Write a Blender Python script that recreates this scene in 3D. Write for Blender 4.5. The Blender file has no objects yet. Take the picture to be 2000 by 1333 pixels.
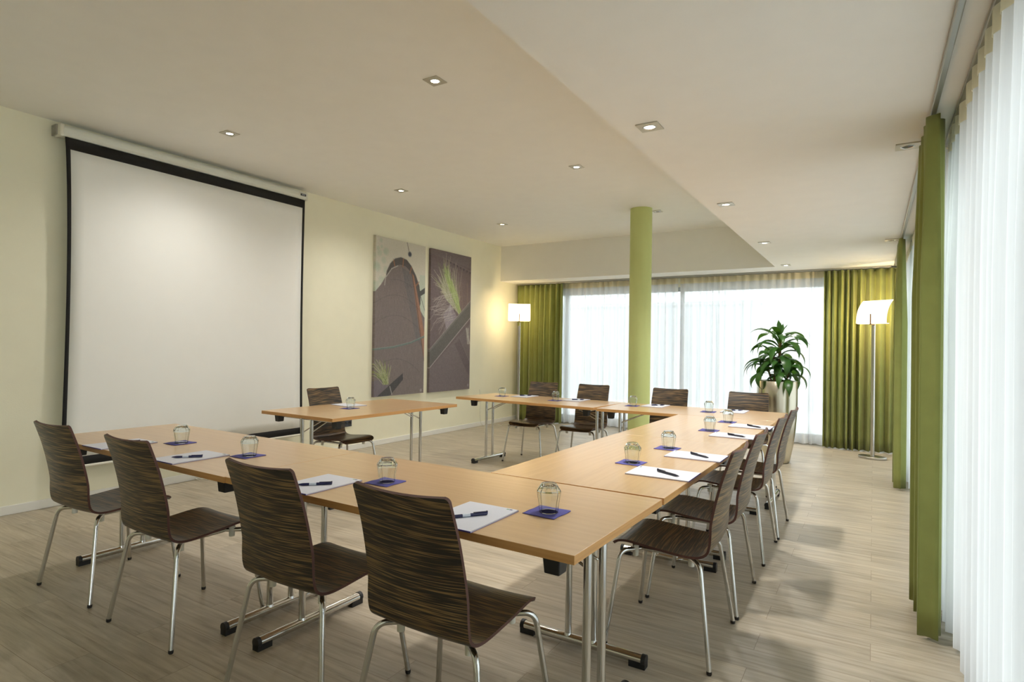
import bpy, bmesh, math, random
import numpy as np
from mathutils import Vector, Matrix
random.seed(7)
SC = bpy.context.scene
COL = SC.collection
PI = math.pi

# ------------------------------------------------------------------ helpers
def lin(c):
    out = []
    for v in c[:3]:
        v = v / 255.0
        out.append(v / 12.92 if v <= 0.04045 else ((v + 0.055) / 1.055) ** 2.4)
    return (*out, 1.0)

class MB:
    """collects faces, then links them as one mesh object"""
    def __init__(s):
        s.v = []; s.f = []; s.m = []; s.sm = []
    def add(s, vs, fs, mi=0, smooth=False):
        b = len(s.v); s.v += [tuple(p) for p in vs]
        for f in fs:
            s.f.append(tuple(i + b for i in f)); s.m.append(mi); s.sm.append(smooth)
    def box(s, c, d, mi=0, rot=None, taper=1.0):
        x, y, z = d[0] / 2, d[1] / 2, d[2] / 2
        P = []
        for sz in (-1, 1):
            k = taper if sz < 0 else 1.0
            for sx, sy in ((-1, -1), (1, -1), (1, 1), (-1, 1)):
                P.append(Vector((sx * x * k, sy * y * k, sz * z)))
        if rot is not None: P = [rot @ p for p in P]
        P = [p + Vector(c) for p in P]
        s.add(P, [(3, 2, 1, 0), (4, 5, 6, 7), (0, 1, 5, 4), (1, 2, 6, 5), (2, 3, 7, 6), (3, 0, 4, 7)], mi)
    def tube(s, pts, r, n=12, mi=0, cap=True):
        pts = [Vector(p) for p in pts]
        rs = r if isinstance(r, (list, tuple)) else [r] * len(pts)
        T = []
        for i in range(len(pts)):
            a = pts[max(i - 1, 0)]; b = pts[min(i + 1, len(pts) - 1)]
            T.append((b - a).normalized())
        up = Vector((0, 0, 1)) if abs(T[0].z) < 0.9 else Vector((1, 0, 0))
        N = (up - T[0] * up.dot(T[0])).normalized()
        V = []
        for i, p in enumerate(pts):
            if i:
                q = T[i - 1].rotation_difference(T[i]); N = (q @ N)
                N = (N - T[i] * N.dot(T[i])).normalized()
            B = T[i].cross(N)
            for k in range(n):
                a = 2 * PI * k / n
                V.append(p + (N * math.cos(a) + B * math.sin(a)) * rs[i])
        F = []
        for i in range(len(pts) - 1):
            for k in range(n):
                F.append((i * n + k, i * n + (k + 1) % n, (i + 1) * n + (k + 1) % n, (i + 1) * n + k))
        s.add(V, F, mi, True)
        if cap:
            s.add(V[:n], [tuple(range(n - 1, -1, -1))], mi)
            s.add(V[-n:], [tuple(range(n))], mi)
    def lathe(s, prof, n=24, c=(0, 0, 0), mi=0, smooth=True, sx=1, sy=1, closed=False, phase=0):
        V = []; F = []
        for (r, z) in prof:
            for k in range(n):
                a = 2 * PI * k / n + phase
                V.append((c[0] + r * math.cos(a) * sx, c[1] + r * math.sin(a) * sy, c[2] + z))
        m = len(prof)
        for i in range(m - 1 if not closed else m):
            j = (i + 1) % m
            for k in range(n):
                F.append((i * n + k, i * n + (k + 1) % n, j * n + (k + 1) % n, j * n + k))
        s.add(V, F, mi, smooth)
        if not closed:
            if prof[0][0] > 1e-4: s.add(V[:n], [tuple(range(n - 1, -1, -1))], mi)
            if prof[-1][0] > 1e-4: s.add(V[-n:], [tuple(range(n))], mi)
    def prism(s, poly, z0, z1, mi=0):
        n = len(poly)
        V = [(x, y, z0) for x, y in poly] + [(x, y, z1) for x, y in poly]
        F = [tuple(range(n - 1, -1, -1)), tuple(range(n, 2 * n))]
        for k in range(n): F.append((k, (k + 1) % n, n + (k + 1) % n, n + k))
        s.add(V, F, mi)
    def build(s, name, mats, parent=None, weld=False):
        me = bpy.data.meshes.new(name)
        me.from_pydata(s.v, [], s.f)
        if not isinstance(mats, (list, tuple)): mats = [mats]
        for m in mats: me.materials.append(m)
        me.polygons.foreach_set('material_index', s.m)
        me.polygons.foreach_set('use_smooth', s.sm)
        if weld:
            bm = bmesh.new(); bm.from_mesh(me)
            bmesh.ops.remove_doubles(bm, verts=bm.verts, dist=1e-5)
            bmesh.ops.recalc_face_normals(bm, faces=bm.faces)
            bm.to_mesh(me); bm.free()
        me.update()
        o = bpy.data.objects.new(name, me); COL.objects.link(o)
        if parent: o.parent = parent
        return o

def tag(o, label=None, cat=None, group=None, kind=None):
    if label: o['label'] = label
    if cat: o['category'] = cat
    if group: o['group'] = group
    if kind: o['kind'] = kind
    return o
def thing(name, label, cat, loc=(0, 0, 0), rz=0, group=None):
    o = bpy.data.objects.new(name, None); COL.objects.link(o)
    o.location = loc; o.rotation_euler = (0, 0, rz); o.empty_display_size = 0.1
    return tag(o, label, cat, group)
def struct(o): o['kind'] = 'structure'; return o
KIDS = {}
def kids(o): return [c for c in bpy.data.objects if c.parent == o]
def copy_tree(o, parent=None):
    c = o.copy(); COL.objects.link(c)
    if parent: c.parent = parent
    for ch in kids_cached(o): copy_tree(ch, c)
    return c
def kids_cached(o):
    if o.name not in KIDS: KIDS[o.name] = kids(o)
    return KIDS[o.name]
def bevel(o, w, seg=2):
    m = o.modifiers.new('bevel', 'BEVEL'); m.width = w; m.segments = seg; m.limit_method = 'ANGLE'; m.angle_limit = 0.6
    return o

# ------------------------------------------------------------------ materials
def newmat(name):
    m = bpy.data.materials.new(name); m.use_nodes = True
    nt = m.node_tree; nt.nodes.clear()
    out = nt.nodes.new('ShaderNodeOutputMaterial')
    return m, nt, out
def N(nt, t, **kw):
    n = nt.nodes.new(t)
    for k, v in kw.items():
        if k.startswith('_'): setattr(n, k[1:], v)
        else: n.inputs[k.replace('__', ' ')].default_value = v
    return n
def ramp(nt, stops, interp='LINEAR'):
    r = nt.nodes.new('ShaderNodeValToRGB'); cr = r.color_ramp; cr.interpolation = interp
    while len(cr.elements) < len(stops): cr.elements.new(0.5)
    for e, (p, c) in zip(cr.elements, stops): e.position = p; e.color = c
    return r
def pbsdf(nt, out, col=None, rough=0.5, metal=0.0, spec=0.5, coat=0.0):
    b = nt.nodes.new('ShaderNodeBsdfPrincipled')
    if col is not None: b.inputs['Base Color'].default_value = col
    b.inputs['Roughness'].default_value = rough; b.inputs['Metallic'].default_value = metal
    b.inputs['Specular IOR Level'].default_value = spec
    b.inputs['Coat Weight'].default_value = coat
    nt.links.new(b.outputs[0], out.inputs[0]); return b
def plain(name, rgb, rough=0.5, metal=0.0, spec=0.5, bump=0.0, bscale=200, var=0.04, coat=0.0):
    """procedural solid: base colour with faint noise variation and optional bump"""
    m, nt, out = newmat(name); b = pbsdf(nt, out, lin(rgb), rough, metal, spec, coat)
    tc = N(nt, 'ShaderNodeTexCoord')
    nz = N(nt, 'ShaderNodeTexNoise', Scale=6.0, Detail=3.0); nt.links.new(tc.outputs['Object'], nz.inputs['Vector'])
    c = lin(rgb); a = tuple(max(0, v * (1 - var)) for v in c[:3]) + (1,); d = tuple(min(1, v * (1 + var)) for v in c[:3]) + (1,)
    r = ramp(nt, [(0.3, a), (0.7, d)]); nt.links.new(nz.outputs['Fac'], r.inputs[0]); nt.links.new(r.outputs[0], b.inputs['Base Color'])
    if bump:
        n2 = N(nt, 'ShaderNodeTexNoise', Scale=float(bscale), Detail=2.0); nt.links.new(tc.outputs['Object'], n2.inputs['Vector'])
        bp = N(nt, 'ShaderNodeBump', Strength=bump, Distance=0.002); nt.links.new(n2.outputs['Fac'], bp.inputs['Height']); nt.links.new(bp.outputs[0], b.inputs['Normal'])
    return m
def emis(name, rgb, s):
    m, nt, out = newmat(name); e = N(nt, 'ShaderNodeEmission', Strength=s); e.inputs[0].default_value = lin(rgb)
    nt.links.new(e.outputs[0], out.inputs[0]); return m

WALL = plain('cream_wall_paint', (240, 237, 214), 0.85, spec=0.2, bump=0.25, bscale=120, var=0.012)
CEIL = plain('white_ceiling_paint', (242, 241, 236), 0.9, spec=0.15, bump=0.12, bscale=150, var=0.01)
WHITE = plain('white_gloss_paint', (235, 234, 228), 0.4, var=0.01)
GREENP = plain('lime_green_paint', (198, 208, 140), 0.55, spec=0.3, bump=0.1, var=0.01)
CHROME = plain('polished_chrome', (214, 214, 212), 0.13, metal=1.0, var=0.01)
STEEL = plain('brushed_steel', (190, 186, 178), 0.3, metal=1.0, var=0.03)
SATIN = plain('satin_nickel_trim', (196, 192, 178), 0.4, metal=0.35, var=0.01)
BLACKP = plain('black_plastic', (30, 31, 33), 0.45, var=0.05)
WHITEP = plain('white_plastic', (225, 222, 208), 0.45, var=0.01)
GREYM = plain('grey_window_metal', (176, 180, 182), 0.4, metal=0.3)
ALU = plain('anodised_aluminium_rail', (168, 168, 164), 0.35, metal=0.8)
CASING = plain('screen_casing_enamel', (222, 224, 214), 0.35, var=0.01)
BLKCLOTH = plain('black_screen_border', (26, 25, 24), 0.9, var=0.05)
SCRWHITE = plain('matt_white_screen', (240, 240, 236), 0.85, spec=0.15, var=0.006)
NAVY = plain('navy_blue_plastic', (38, 42, 84), 0.25, var=0.03)
DARKNAVY = plain('dark_navy_plastic', (26, 27, 44), 0.3, var=0.03)
SILVERP = plain('silver_plastic', (205, 212, 224), 0.3, var=0.02)
PAPER = plain('white_paper', (206, 208, 217), 0.8, spec=0.2, var=0.008)
PURPLE = plain('purple_backing_card', (92, 84, 160), 0.7, var=0.02)
LOGO1 = plain('logo_blue_print', (64, 72, 120), 0.7)
LOGO2 = plain('logo_green_print', (120, 160, 120), 0.7)
SOCK = plain('anthracite_socket_plastic', (72, 76, 82), 0.4)
CAPM = plain('dark_rubber', (44, 40, 38), 0.6)
SOIL = plain('potting_soil', (58, 44, 32), 0.95, bump=0.8, bscale=60, var=0.3)
BARK = plain('plant_cane_bark', (140, 116, 72), 0.8, bump=0.5, bscale=80, var=0.2)
CONC = plain('pale_paving', (222, 222, 220), 0.9, bump=0.3, bscale=20)
FACADE = plain('grey_neighbour_wall', (200, 202, 205), 0.9, bump=0.2, bscale=10)

def mat_floor():
    m, nt, out = newmat('grey_oak_plank_floor'); b = pbsdf(nt, out, None, 0.38, spec=0.45)
    tc = N(nt, 'ShaderNodeTexCoord')
    br = N(nt, 'ShaderNodeTexBrick', Scale=1.0, _offset=0.37, _offset_frequency=2)
    br.inputs['Brick Width'].default_value = 1.22; br.inputs['Row Height'].default_value = 0.18
    br.inputs['Mortar Size'].default_value = 0.0012; br.inputs['Mortar Smooth'].default_value = 0.1; br.inputs['Bias'].default_value = 0.0
    br.inputs['Color1'].default_value = (0.0, 0, 0, 1); br.inputs['Color2'].default_value = (1, 1, 1, 1); br.inputs['Mortar'].default_value = (0.5, 0.5, 0.5, 1)
    nt.links.new(tc.outputs['Object'], br.inputs['Vector'])
    # grain: noise stretched along x, shifted per plank
    sep = N(nt, 'ShaderNodeSeparateColor'); nt.links.new(br.outputs['Color'], sep.inputs[0])
    mul = N(nt, 'ShaderNodeMath', _operation='MULTIPLY'); mul.inputs[1].default_value = 13.0; nt.links.new(sep.outputs[0], mul.inputs[0])
    cmb = N(nt, 'ShaderNodeCombineXYZ'); nt.links.new(mul.outputs[0], cmb.inputs[0]); nt.links.new(mul.outputs[0], cmb.inputs[2])
    ad = N(nt, 'ShaderNodeVectorMath', _operation='ADD'); nt.links.new(tc.outputs['Object'], ad.inputs[0]); nt.links.new(cmb.outputs[0], ad.inputs[1])
    mp = N(nt, 'ShaderNodeMapping'); mp.inputs['Scale'].default_value = (1.6, 26, 1); nt.links.new(ad.outputs[0], mp.inputs['Vector'])
    nz = N(nt, 'ShaderNodeTexNoise', Scale=1.6, Detail=7.0, Roughness=0.62, Distortion=0.5); nt.links.new(mp.outputs[0], nz.inputs['Vector'])
    r = ramp(nt, [(0.22, lin((146, 132, 112))), (0.45, lin((176, 164, 144))), (0.62, lin((189, 178, 159))), (0.85, lin((202, 192, 173)))])
    nt.links.new(nz.outputs['Fac'], r.inputs[0])
    # knots / cathedral figure
    mp2 = N(nt, 'ShaderNodeMapping'); mp2.inputs['Scale'].default_value = (1.2, 5, 1); nt.links.new(ad.outputs[0], mp2.inputs['Vector'])
    wv = N(nt, 'ShaderNodeTexNoise', Scale=1.3, Detail=2.0, Distortion=1.5); nt.links.new(mp2.outputs[0], wv.inputs['Vector'])
    rr = ramp(nt, [(0.3, (0.86, 0.86, 0.86, 1)), (0.7, (1.06, 1.06, 1.06, 1))]); nt.links.new(wv.outputs['Fac'], rr.inputs[0])
    mx = N(nt, 'ShaderNodeMix', _data_type='RGBA', _blend_type='MULTIPLY'); mx.inputs[0].default_value = 1.0
    nt.links.new(r.outputs[0], mx.inputs[6]); nt.links.new(rr.outputs[0], mx.inputs[7])
    # plank tone
    tone = ramp(nt, [(0.0, (0.93, 0.93, 0.93, 1)), (1.0, (1.05, 1.04, 1.02, 1))]); nt.links.new(sep.outputs[0], tone.inputs[0])
    m2 = N(nt, 'ShaderNodeMix', _data_type='RGBA', _blend_type='MULTIPLY'); m2.inputs[0].default_value = 1.0
    nt.links.new(mx.outputs[2], m2.inputs[6]); nt.links.new(tone.outputs[0], m2.inputs[7])
    # joints
    m3 = N(nt, 'ShaderNodeMix', _data_type='RGBA'); nt.links.new(br.outputs['Fac'], m3.inputs[0])
    nt.links.new(m2.outputs[2], m3.inputs[6]); m3.inputs[7].default_value = lin((138, 122, 102))
    nt.links.new(m3.outputs[2], b.inputs['Base Color'])
    bp = N(nt, 'ShaderNodeBump', Strength=0.12, Distance=0.002); nt.links.new(nz.outputs['Fac'], bp.inputs['Height']); nt.links.new(bp.outputs[0], b.inputs['Normal'])
    r3 = ramp(nt, [(0.3, (0.45, 0.45, 0.45, 1)), (0.7, (0.33, 0.33, 0.33, 1))]); nt.links.new(nz.outputs['Fac'], r3.inputs[0]); nt.links.new(r3.outputs[0], b.inputs['Roughness'])
    return m
FLOOR = mat_floor()

def mat_grain(name, stops, scale, warp=0.02, rough=0.3, spec=0.5, detail=4.0, coat=0.0, nscale=1.0, rnd=True, bump=0.0, wscale=4.0):
    m, nt, out = newmat(name); b = pbsdf(nt, out, None, rough, spec=spec, coat=coat)
    b.inputs['Coat Roughness'].default_value = 0.25
    tc = N(nt, 'ShaderNodeTexCoord'); oi = N(nt, 'ShaderNodeObjectInfo')
    w = N(nt, 'ShaderNodeTexNoise', Scale=wscale, Detail=1.0); nt.links.new(tc.outputs['Object'], w.inputs['Vector'])
    sc = N(nt, 'ShaderNodeVectorMath', _operation='SCALE'); sc.inputs['Scale'].default_value = warp; nt.links.new(w.outputs['Color'], sc.inputs[0])
    ad = N(nt, 'ShaderNodeVectorMath', _operation='ADD'); nt.links.new(tc.outputs['Object'], ad.inputs[0]); nt.links.new(sc.outputs[0], ad.inputs[1])
    src = ad
    if rnd:
        ml = N(nt, 'ShaderNodeMath', _operation='MULTIPLY'); ml.inputs[1].default_value = 5.0; nt.links.new(oi.outputs['Random'], ml.inputs[0])
        a2 = N(nt, 'ShaderNodeVectorMath', _operation='ADD'); nt.links.new(ad.outputs[0], a2.inputs[0]); nt.links.new(ml.outputs[0], a2.inputs[1]); src = a2
    mp = N(nt, 'ShaderNodeMapping'); mp.inputs['Scale'].default_value = scale; nt.links.new(src.outputs[0], mp.inputs['Vector'])
    nz = N(nt, 'ShaderNodeTexNoise', Scale=nscale, Detail=detail, Roughness=0.55); nt.links.new(mp.outputs[0], nz.inputs['Vector'])
    r = ramp(nt, stops); nt.links.new(nz.outputs['Fac'], r.inputs[0]); nt.links.new(r.outputs[0], b.inputs['Base Color'])
    return m
def mat_veneer():
    m, nt, out = newmat('dark_striped_veneer'); b = pbsdf(nt, out, None, 0.4, spec=0.5, coat=0.3); b.inputs['Coat Roughness'].default_value = 0.33
    at = N(nt, 'ShaderNodeAttribute'); at.attribute_name = 'grain'; oi = N(nt, 'ShaderNodeObjectInfo')
    w = N(nt, 'ShaderNodeTexNoise', Scale=2.2, Detail=0.0); nt.links.new(at.outputs['Vector'], w.inputs['Vector'])
    sc = N(nt, 'ShaderNodeVectorMath', _operation='SCALE'); sc.inputs['Scale'].default_value = 0.11; nt.links.new(w.outputs['Color'], sc.inputs[0])
    ad = N(nt, 'ShaderNodeVectorMath', _operation='ADD'); nt.links.new(at.outputs['Vector'], ad.inputs[0]); nt.links.new(sc.outputs[0], ad.inputs[1])
    ml = N(nt, 'ShaderNodeMath', _operation='MULTIPLY'); ml.inputs[1].default_value = 7.0; nt.links.new(oi.outputs['Random'], ml.inputs[0])
    a2 = N(nt, 'ShaderNodeVectorMath', _operation='ADD'); nt.links.new(ad.outputs[0], a2.inputs[0]); nt.links.new(ml.outputs[0], a2.inputs[1])
    fs = []
    for scl in ((4.5, 170, 20), (9.0, 420, 20)):
        mp = N(nt, 'ShaderNodeMapping'); mp.inputs['Scale'].default_value = scl; nt.links.new(a2.outputs[0], mp.inputs['Vector'])
        nz = N(nt, 'ShaderNodeTexNoise', Scale=1.0, Detail=0.6); nt.links.new(mp.outputs[0], nz.inputs['Vector']); fs.append(nz)
    mx = N(nt, 'ShaderNodeMix', _data_type='FLOAT'); mx.inputs[0].default_value = 0.55
    nt.links.new(fs[0].outputs['Fac'], mx.inputs[2]); nt.links.new(fs[1].outputs['Fac'], mx.inputs[3])
    r = ramp(nt, [(0.42, lin((20, 15, 11))), (0.49, lin((31, 23, 16))), (0.535, lin((88, 68, 43))), (0.60, lin((140, 112, 72)))]); nt.links.new(mx.outputs[0], r.inputs[0]); nt.links.new(r.outputs[0], b.inputs['Base Color'])
    return m
VENEER = mat_veneer()
EDGE = plain('reddish_plywood_edge', (84, 52, 44), 0.55, var=0.1)
BEECH = mat_grain('light_beech_laminate', [(0.25, lin((180, 145, 102))), (0.5, lin((188, 154, 110))), (0.75, lin((195, 162, 118)))],
                  (1.2, 40, 8), warp=0.03, rough=0.3, spec=0.6, detail=4.0, coat=0.35, rnd=False)
BEECHE = mat_grain('beech_edge_band', [(0.25, lin((190, 140, 84))), (0.75, lin((214, 166, 108)))], (2, 2, 90), warp=0.01, rough=0.45, spec=0.3, rnd=False)

def mat_cloth(name, rgb, transl=0.25, rough=0.9, weave=900):
    m, nt, out = newmat(name)
    d = N(nt, 'ShaderNodeBsdfPrincipled'); d.inputs['Roughness'].default_value = rough; d.inputs['Specular IOR Level'].default_value = 0.2
    d.inputs['Sheen Weight'].default_value = 0.25
    t = N(nt, 'ShaderNodeBsdfTranslucent'); mx = N(nt, 'ShaderNodeMixShader'); mx.inputs[0].default_value = transl
    tc = N(nt, 'ShaderNodeTexCoord'); nz = N(nt, 'ShaderNodeTexNoise', Scale=9.0, Detail=4.0); nt.links.new(tc.outputs['Object'], nz.inputs['Vector'])
    c = lin(rgb); r = ramp(nt, [(0.3, tuple(v * 0.94 for v in c[:3]) + (1,)), (0.7, tuple(min(1, v * 1.05) for v in c[:3]) + (1,))])
    nt.links.new(nz.outputs['Fac'], r.inputs[0]); nt.links.new(r.outputs[0], d.inputs['Base Color']); nt.links.new(r.outputs[0], t.inputs[0])
    nt.links.new(d.outputs[0], mx.inputs[1]); nt.links.new(t.outputs[0], mx.inputs[2]); nt.links.new(mx.outputs[0], out.inputs[0])
    return m
GREENC = mat_cloth('lime_green_curtain_cloth', (150, 156, 88), 0.16)
def mat_sheer():
    m, nt, out = newmat('sheer_white_voile')
    d = N(nt, 'ShaderNodeBsdfDiffuse'); d.inputs[0].default_value = (0.80, 0.80, 0.79, 1)
    t = N(nt, 'ShaderNodeBsdfTranslucent'); t.inputs[0].default_value = (0.80, 0.80, 0.80, 1)
    mx = N(nt, 'ShaderNodeMixShader'); mx.inputs[0].default_value = 0.5
    nt.links.new(d.outputs[0], mx.inputs[1]); nt.links.new(t.outputs[0], mx.inputs[2])
    tr = N(nt, 'ShaderNodeBsdfTransparent'); m2 = N(nt, 'ShaderNodeMixShader')
    tc = N(nt, 'ShaderNodeTexCoord'); nz = N(nt, 'ShaderNodeTexNoise', Scale=2.0, Detail=3.0)
    mp = N(nt, 'ShaderNodeMapping'); mp.inputs['Scale'].default_value = (60, 60, 2); nt.links.new(tc.outputs['Object'], mp.inputs['Vector']); nt.links.new(mp.outputs[0], nz.inputs['Vector'])
    mr = N(nt, 'ShaderNodeMapRange'); mr.inputs[3].default_value = 0.80; mr.inputs[4].default_value = 0.90; nt.links.new(nz.outputs['Fac'], mr.inputs[0])
    lw = N(nt, 'ShaderNodeLayerWeight', Blend=0.5); mr2 = N(nt, 'ShaderNodeMapRange'); mr2.inputs[1].default_value = 0.25; mr2.inputs[3].default_value = 0.0; mr2.inputs[4].default_value = 0.14
    nt.links.new(lw.outputs['Facing'], mr2.inputs[0]); ad = N(nt, 'ShaderNodeMath', _operation='ADD', _use_clamp=True); nt.links.new(mr.outputs[0], ad.inputs[0]); nt.links.new(mr2.outputs[0], ad.inputs[1])
    nt.links.new(ad.outputs[0], m2.inputs[0]); nt.links.new(tr.outputs[0], m2.inputs[1]); nt.links.new(mx.outputs[0], m2.inputs[2])
    nt.links.new(m2.outputs[0], out.inputs[0]); return m
SHEER = mat_sheer()
def mat_glass(name, tint=(1, 1, 1, 1), ior=1.45, rough=0.0):
    m, nt, out = newmat(name)
    fr = N(nt, 'ShaderNodeFresnel', IOR=ior); tr = N(nt, 'ShaderNodeBsdfTransparent'); tr.inputs[0].default_value = tint
    g = N(nt, 'ShaderNodeBsdfGlossy', Roughness=rough); mx = N(nt, 'ShaderNodeMixShader')
    nt.links.new(fr.outputs[0], mx.inputs[0]); nt.links.new(tr.outputs[0], mx.inputs[1]); nt.links.new(g.outputs[0], mx.inputs[2]); nt.links.new(mx.outputs[0], out.inputs[0]); return m
PANE = mat_glass('window_pane_glass', (0.96, 0.98, 0.97, 1))
def mat_tumbler():
    m, nt, out = newmat('clear_tumbler_glass')
    g = N(nt, 'ShaderNodeBsdfGlass', IOR=1.45, Roughness=0.0); g.inputs[0].default_value = (0.97, 0.985, 0.98, 1)
    nt.links.new(g.outputs[0], out.inputs[0]); return m
TUMB = mat_tumbler()
def mat_shade():
    m, nt, out = newmat('frosted_opal_shade')
    d = N(nt, 'ShaderNodeBsdfDiffuse'); d.inputs[0].default_value = lin((250, 240, 215)); t = N(nt, 'ShaderNodeBsdfTranslucent'); t.inputs[0].default_value = lin((255, 244, 222))
    mx = N(nt, 'ShaderNodeMixShader'); mx.inputs[0].default_value = 0.65
    nt.links.new(d.outputs[0], mx.inputs[1]); nt.links.new(t.outputs[0], mx.inputs[2])
    em = N(nt, 'ShaderNodeEmission', Strength=1.0); em.inputs[0].default_value = lin((255, 238, 205)); ads = N(nt, 'ShaderNodeAddShader'); nt.links.new(mx.outputs[0], ads.inputs[0]); nt.links.new(em.outputs[0], ads.inputs[1]); mx = ads
    gl = N(nt, 'ShaderNodeBsdfGlossy', Roughness=0.3); m2 = N(nt, 'ShaderNodeMixShader'); m2.inputs[0].default_value = 0.05
    nt.links.new(mx.outputs[0], m2.inputs[1]); nt.links.new(gl.outputs[0], m2.inputs[2]); nt.links.new(m2.outputs[0], out.inputs[0]); return m
SHADE = mat_shade()
def mat_pot():
    m, nt, out = newmat('hammered_silver_planter'); b = pbsdf(nt, out, lin((206, 200, 182)), 0.22, metal=1.0)
    tc = N(nt, 'ShaderNodeTexCoord'); nz = N(nt, 'ShaderNodeTexNoise', Scale=5.0, Detail=2.0); nt.links.new(tc.outputs['Object'], nz.inputs['Vector'])
    bp = N(nt, 'ShaderNodeBump', Strength=0.15, Distance=0.02); nt.links.new(nz.outputs['Fac'], bp.inputs['Height']); nt.links.new(bp.outputs[0], b.inputs['Normal']); return m
POT = mat_pot()
def mat_leaf():
    m, nt, out = newmat('glossy_green_leaf')
    b = N(nt, 'ShaderNodeBsdfPrincipled'); b.inputs['Roughness'].default_value = 0.35
    tc = N(nt, 'ShaderNodeTexCoord'); nz = N(nt, 'ShaderNodeTexNoise', Scale=7.0, Detail=3.0); nt.links.new(tc.outputs['Object'], nz.inputs['Vector'])
    r = ramp(nt, [(0.3, lin((30, 62, 24))), (0.55, lin((50, 92, 34))), (0.8, lin((74, 106, 46)))]); nt.links.new(nz.outputs['Fac'], r.inputs[0]); nt.links.new(r.outputs[0], b.inputs['Base Color'])
    t = N(nt, 'ShaderNodeBsdfTranslucent'); t.inputs[0].default_value = lin((90, 140, 40)); mx = N(nt, 'ShaderNodeMixShader'); mx.inputs[0].default_value = 0.22
    nt.links.new(b.outputs[0], mx.inputs[1]); nt.links.new(t.outputs[0], mx.inputs[2]); nt.links.new(mx.outputs[0], out.inputs[0]); return m
LEAF = mat_leaf()
def mat_napkin():
    return plain('violet_blue_napkin', (94, 92, 156), 0.85, spec=0.2, bump=0.4, bscale=300, var=0.04)
NAPKIN = mat_napkin()
SPOTLIT = emis('lit_halogen_lens', (255, 244, 222), 14.0)
SPOTOFF = plain('unlit_lens', (46, 44, 40), 0.2)

# ------------------------------------------------------------------ camera
CAMH = 1.36
yaw, pitch, roll = (math.radians(a) for a in (-31.4179, 0.432, 0.8374))
f = Vector((math.sin(yaw) * math.cos(pitch), math.cos(yaw) * math.cos(pitch), math.sin(pitch)))
r = Vector((math.cos(yaw), -math.sin(yaw), 0)); u = r.cross(f)
r2 = math.cos(roll) * r + math.sin(roll) * u; u2 = -math.sin(roll) * r + math.cos(roll) * u
cd = bpy.data.cameras.new('camera'); cam = bpy.data.objects.new('camera', cd); COL.objects.link(cam)
M = Matrix((r2, u2, -f)).transposed().to_4x4(); M.translation = Vector((0, 0, CAMH)); cam.matrix_world = M
cd.sensor_width = 36.0; cd.lens = 1155.7456 * 36.0 / 2000.0
cd.shift_y = (668.2656 - 666.5) / 2000.0
cd.clip_start = 0.02; cd.clip_end = 200
SC.camera = cam

# ------------------------------------------------------------------ the room
XL, XR, YB, YF = -5.70, 0.66, 9.72, -2.6
ZH, ZL = 3.14, 2.52
XS, YS = -1.175, 8.91
WT = 0.2
def sbox(name, lo, hi, mat):
    b = MB(); b.box([(a + c) / 2 for a, c in zip(lo, hi)], [c - a for a, c in zip(lo, hi)])
    return struct(b.build(name, mat))
sbox('floor', (XL - WT, YF - WT, -0.1), (XR + 0.1, YB + 0.1, 0), FLOOR)
sbox('wall_left', (XL - WT, YF - WT, 0), (XL, YB + 0.1, ZH + 0.3), WALL)
sbox('wall_front', (XL, YF - WT, 0), (XR + 0.1, YF, ZH + 0.3), WALL)
sbox('ceiling_high', (XL, YF, ZH), (XS, YS, ZH + 0.3), CEIL)
b = MB()
b.prism([(XS, YF), (XR + 0.1, YF), (XR + 0.1, YB + 0.1), (XL, YB + 0.1), (XL, YS), (XS, YS)], ZL, ZH + 0.3)
o = b.build('ceiling_low', CEIL); struct(o)
for nm, y0, y1 in (('baseboard_left', YF, YB),):
    o = sbox(nm, (XL, y0, 0), (XL + 0.014, y1, 0.072), WHITE); bevel(o, 0.004)
# right wall: solid beside the camera, unseen fill glazing added behind it, glass from y=0.9 on
sbox('wall_right', (XR - 0.05, -0.7, 0), (XR + 0.1, 0.75, ZL), WALL)
sbox('wall_right_corner', (XR - 0.05, YB - 0.12, 0), (XR + 0.1, YB + 0.1, ZL), WHITE)
sbox('wall_back_left', (XL, YB - 0.05, 0), (-5.25, YB + 0.1, ZL), WALL)

sbox('trim_1', (-5.25, YB - 0.03, 2.37), (XR, YB + 0.1, ZL), WALL)
sbox('trim_2', (XR - 0.03, 0.75, 2.37), (XR + 0.1, YB - 0.12, ZL), WALL)
def window(name, axis, pos, a0, a1, z0, z1, mull, trans=None):
    """frame members in one mesh, panes as children; axis 'x' = wall of constant x"""
    b = MB(); fw, fd = 0.055, 0.07
    def bar(p0, p1, q0, q1):
        if axis == 'y': b.box(((p0 + p1) / 2, pos, (q0 + q1) / 2), (p1 - p0, fd, q1 - q0))
        else: b.box((pos, (p0 + p1) / 2, (q0 + q1) / 2), (fd, p1 - p0, q1 - q0))
    bar(a0, a1, z0, z0 + 0.13); bar(a0, a1, z1 - 0.07, z1)
    xs = [a0 + fw / 2] + list(mull) + [a1 - fw / 2]
    for x in xs: bar(x - fw / 2, x + fw / 2, z0 + 0.13, z1 - 0.07)
    fo = struct(b.build(name, GREYM))
    for i in range(len(xs) - 1):
        g = MB(); p0, p1 = xs[i] + fw / 2, xs[i + 1] - fw / 2; zc = (z0 + 0.13 + z1 - 0.07) / 2; zh = z1 - z0 - 0.2
        if axis == 'y': g.box(((p0 + p1) / 2, pos, zc), (p1 - p0, 0.012, zh))
        else: g.box((pos, (p0 + p1) / 2, zc), (0.012, p1 - p0, zh))
        g.build('pane', PANE, fo)
    return fo
window('window_1', 'y', YB + 0.03, -5.25, XR - 0.05, 0, 2.37, [-4.78, -2.68])
window('window_2', 'x', XR + 0.03, 0.75, YB - 0.12, 0, 2.37, [3.0, 5.25, 7.5])
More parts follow.
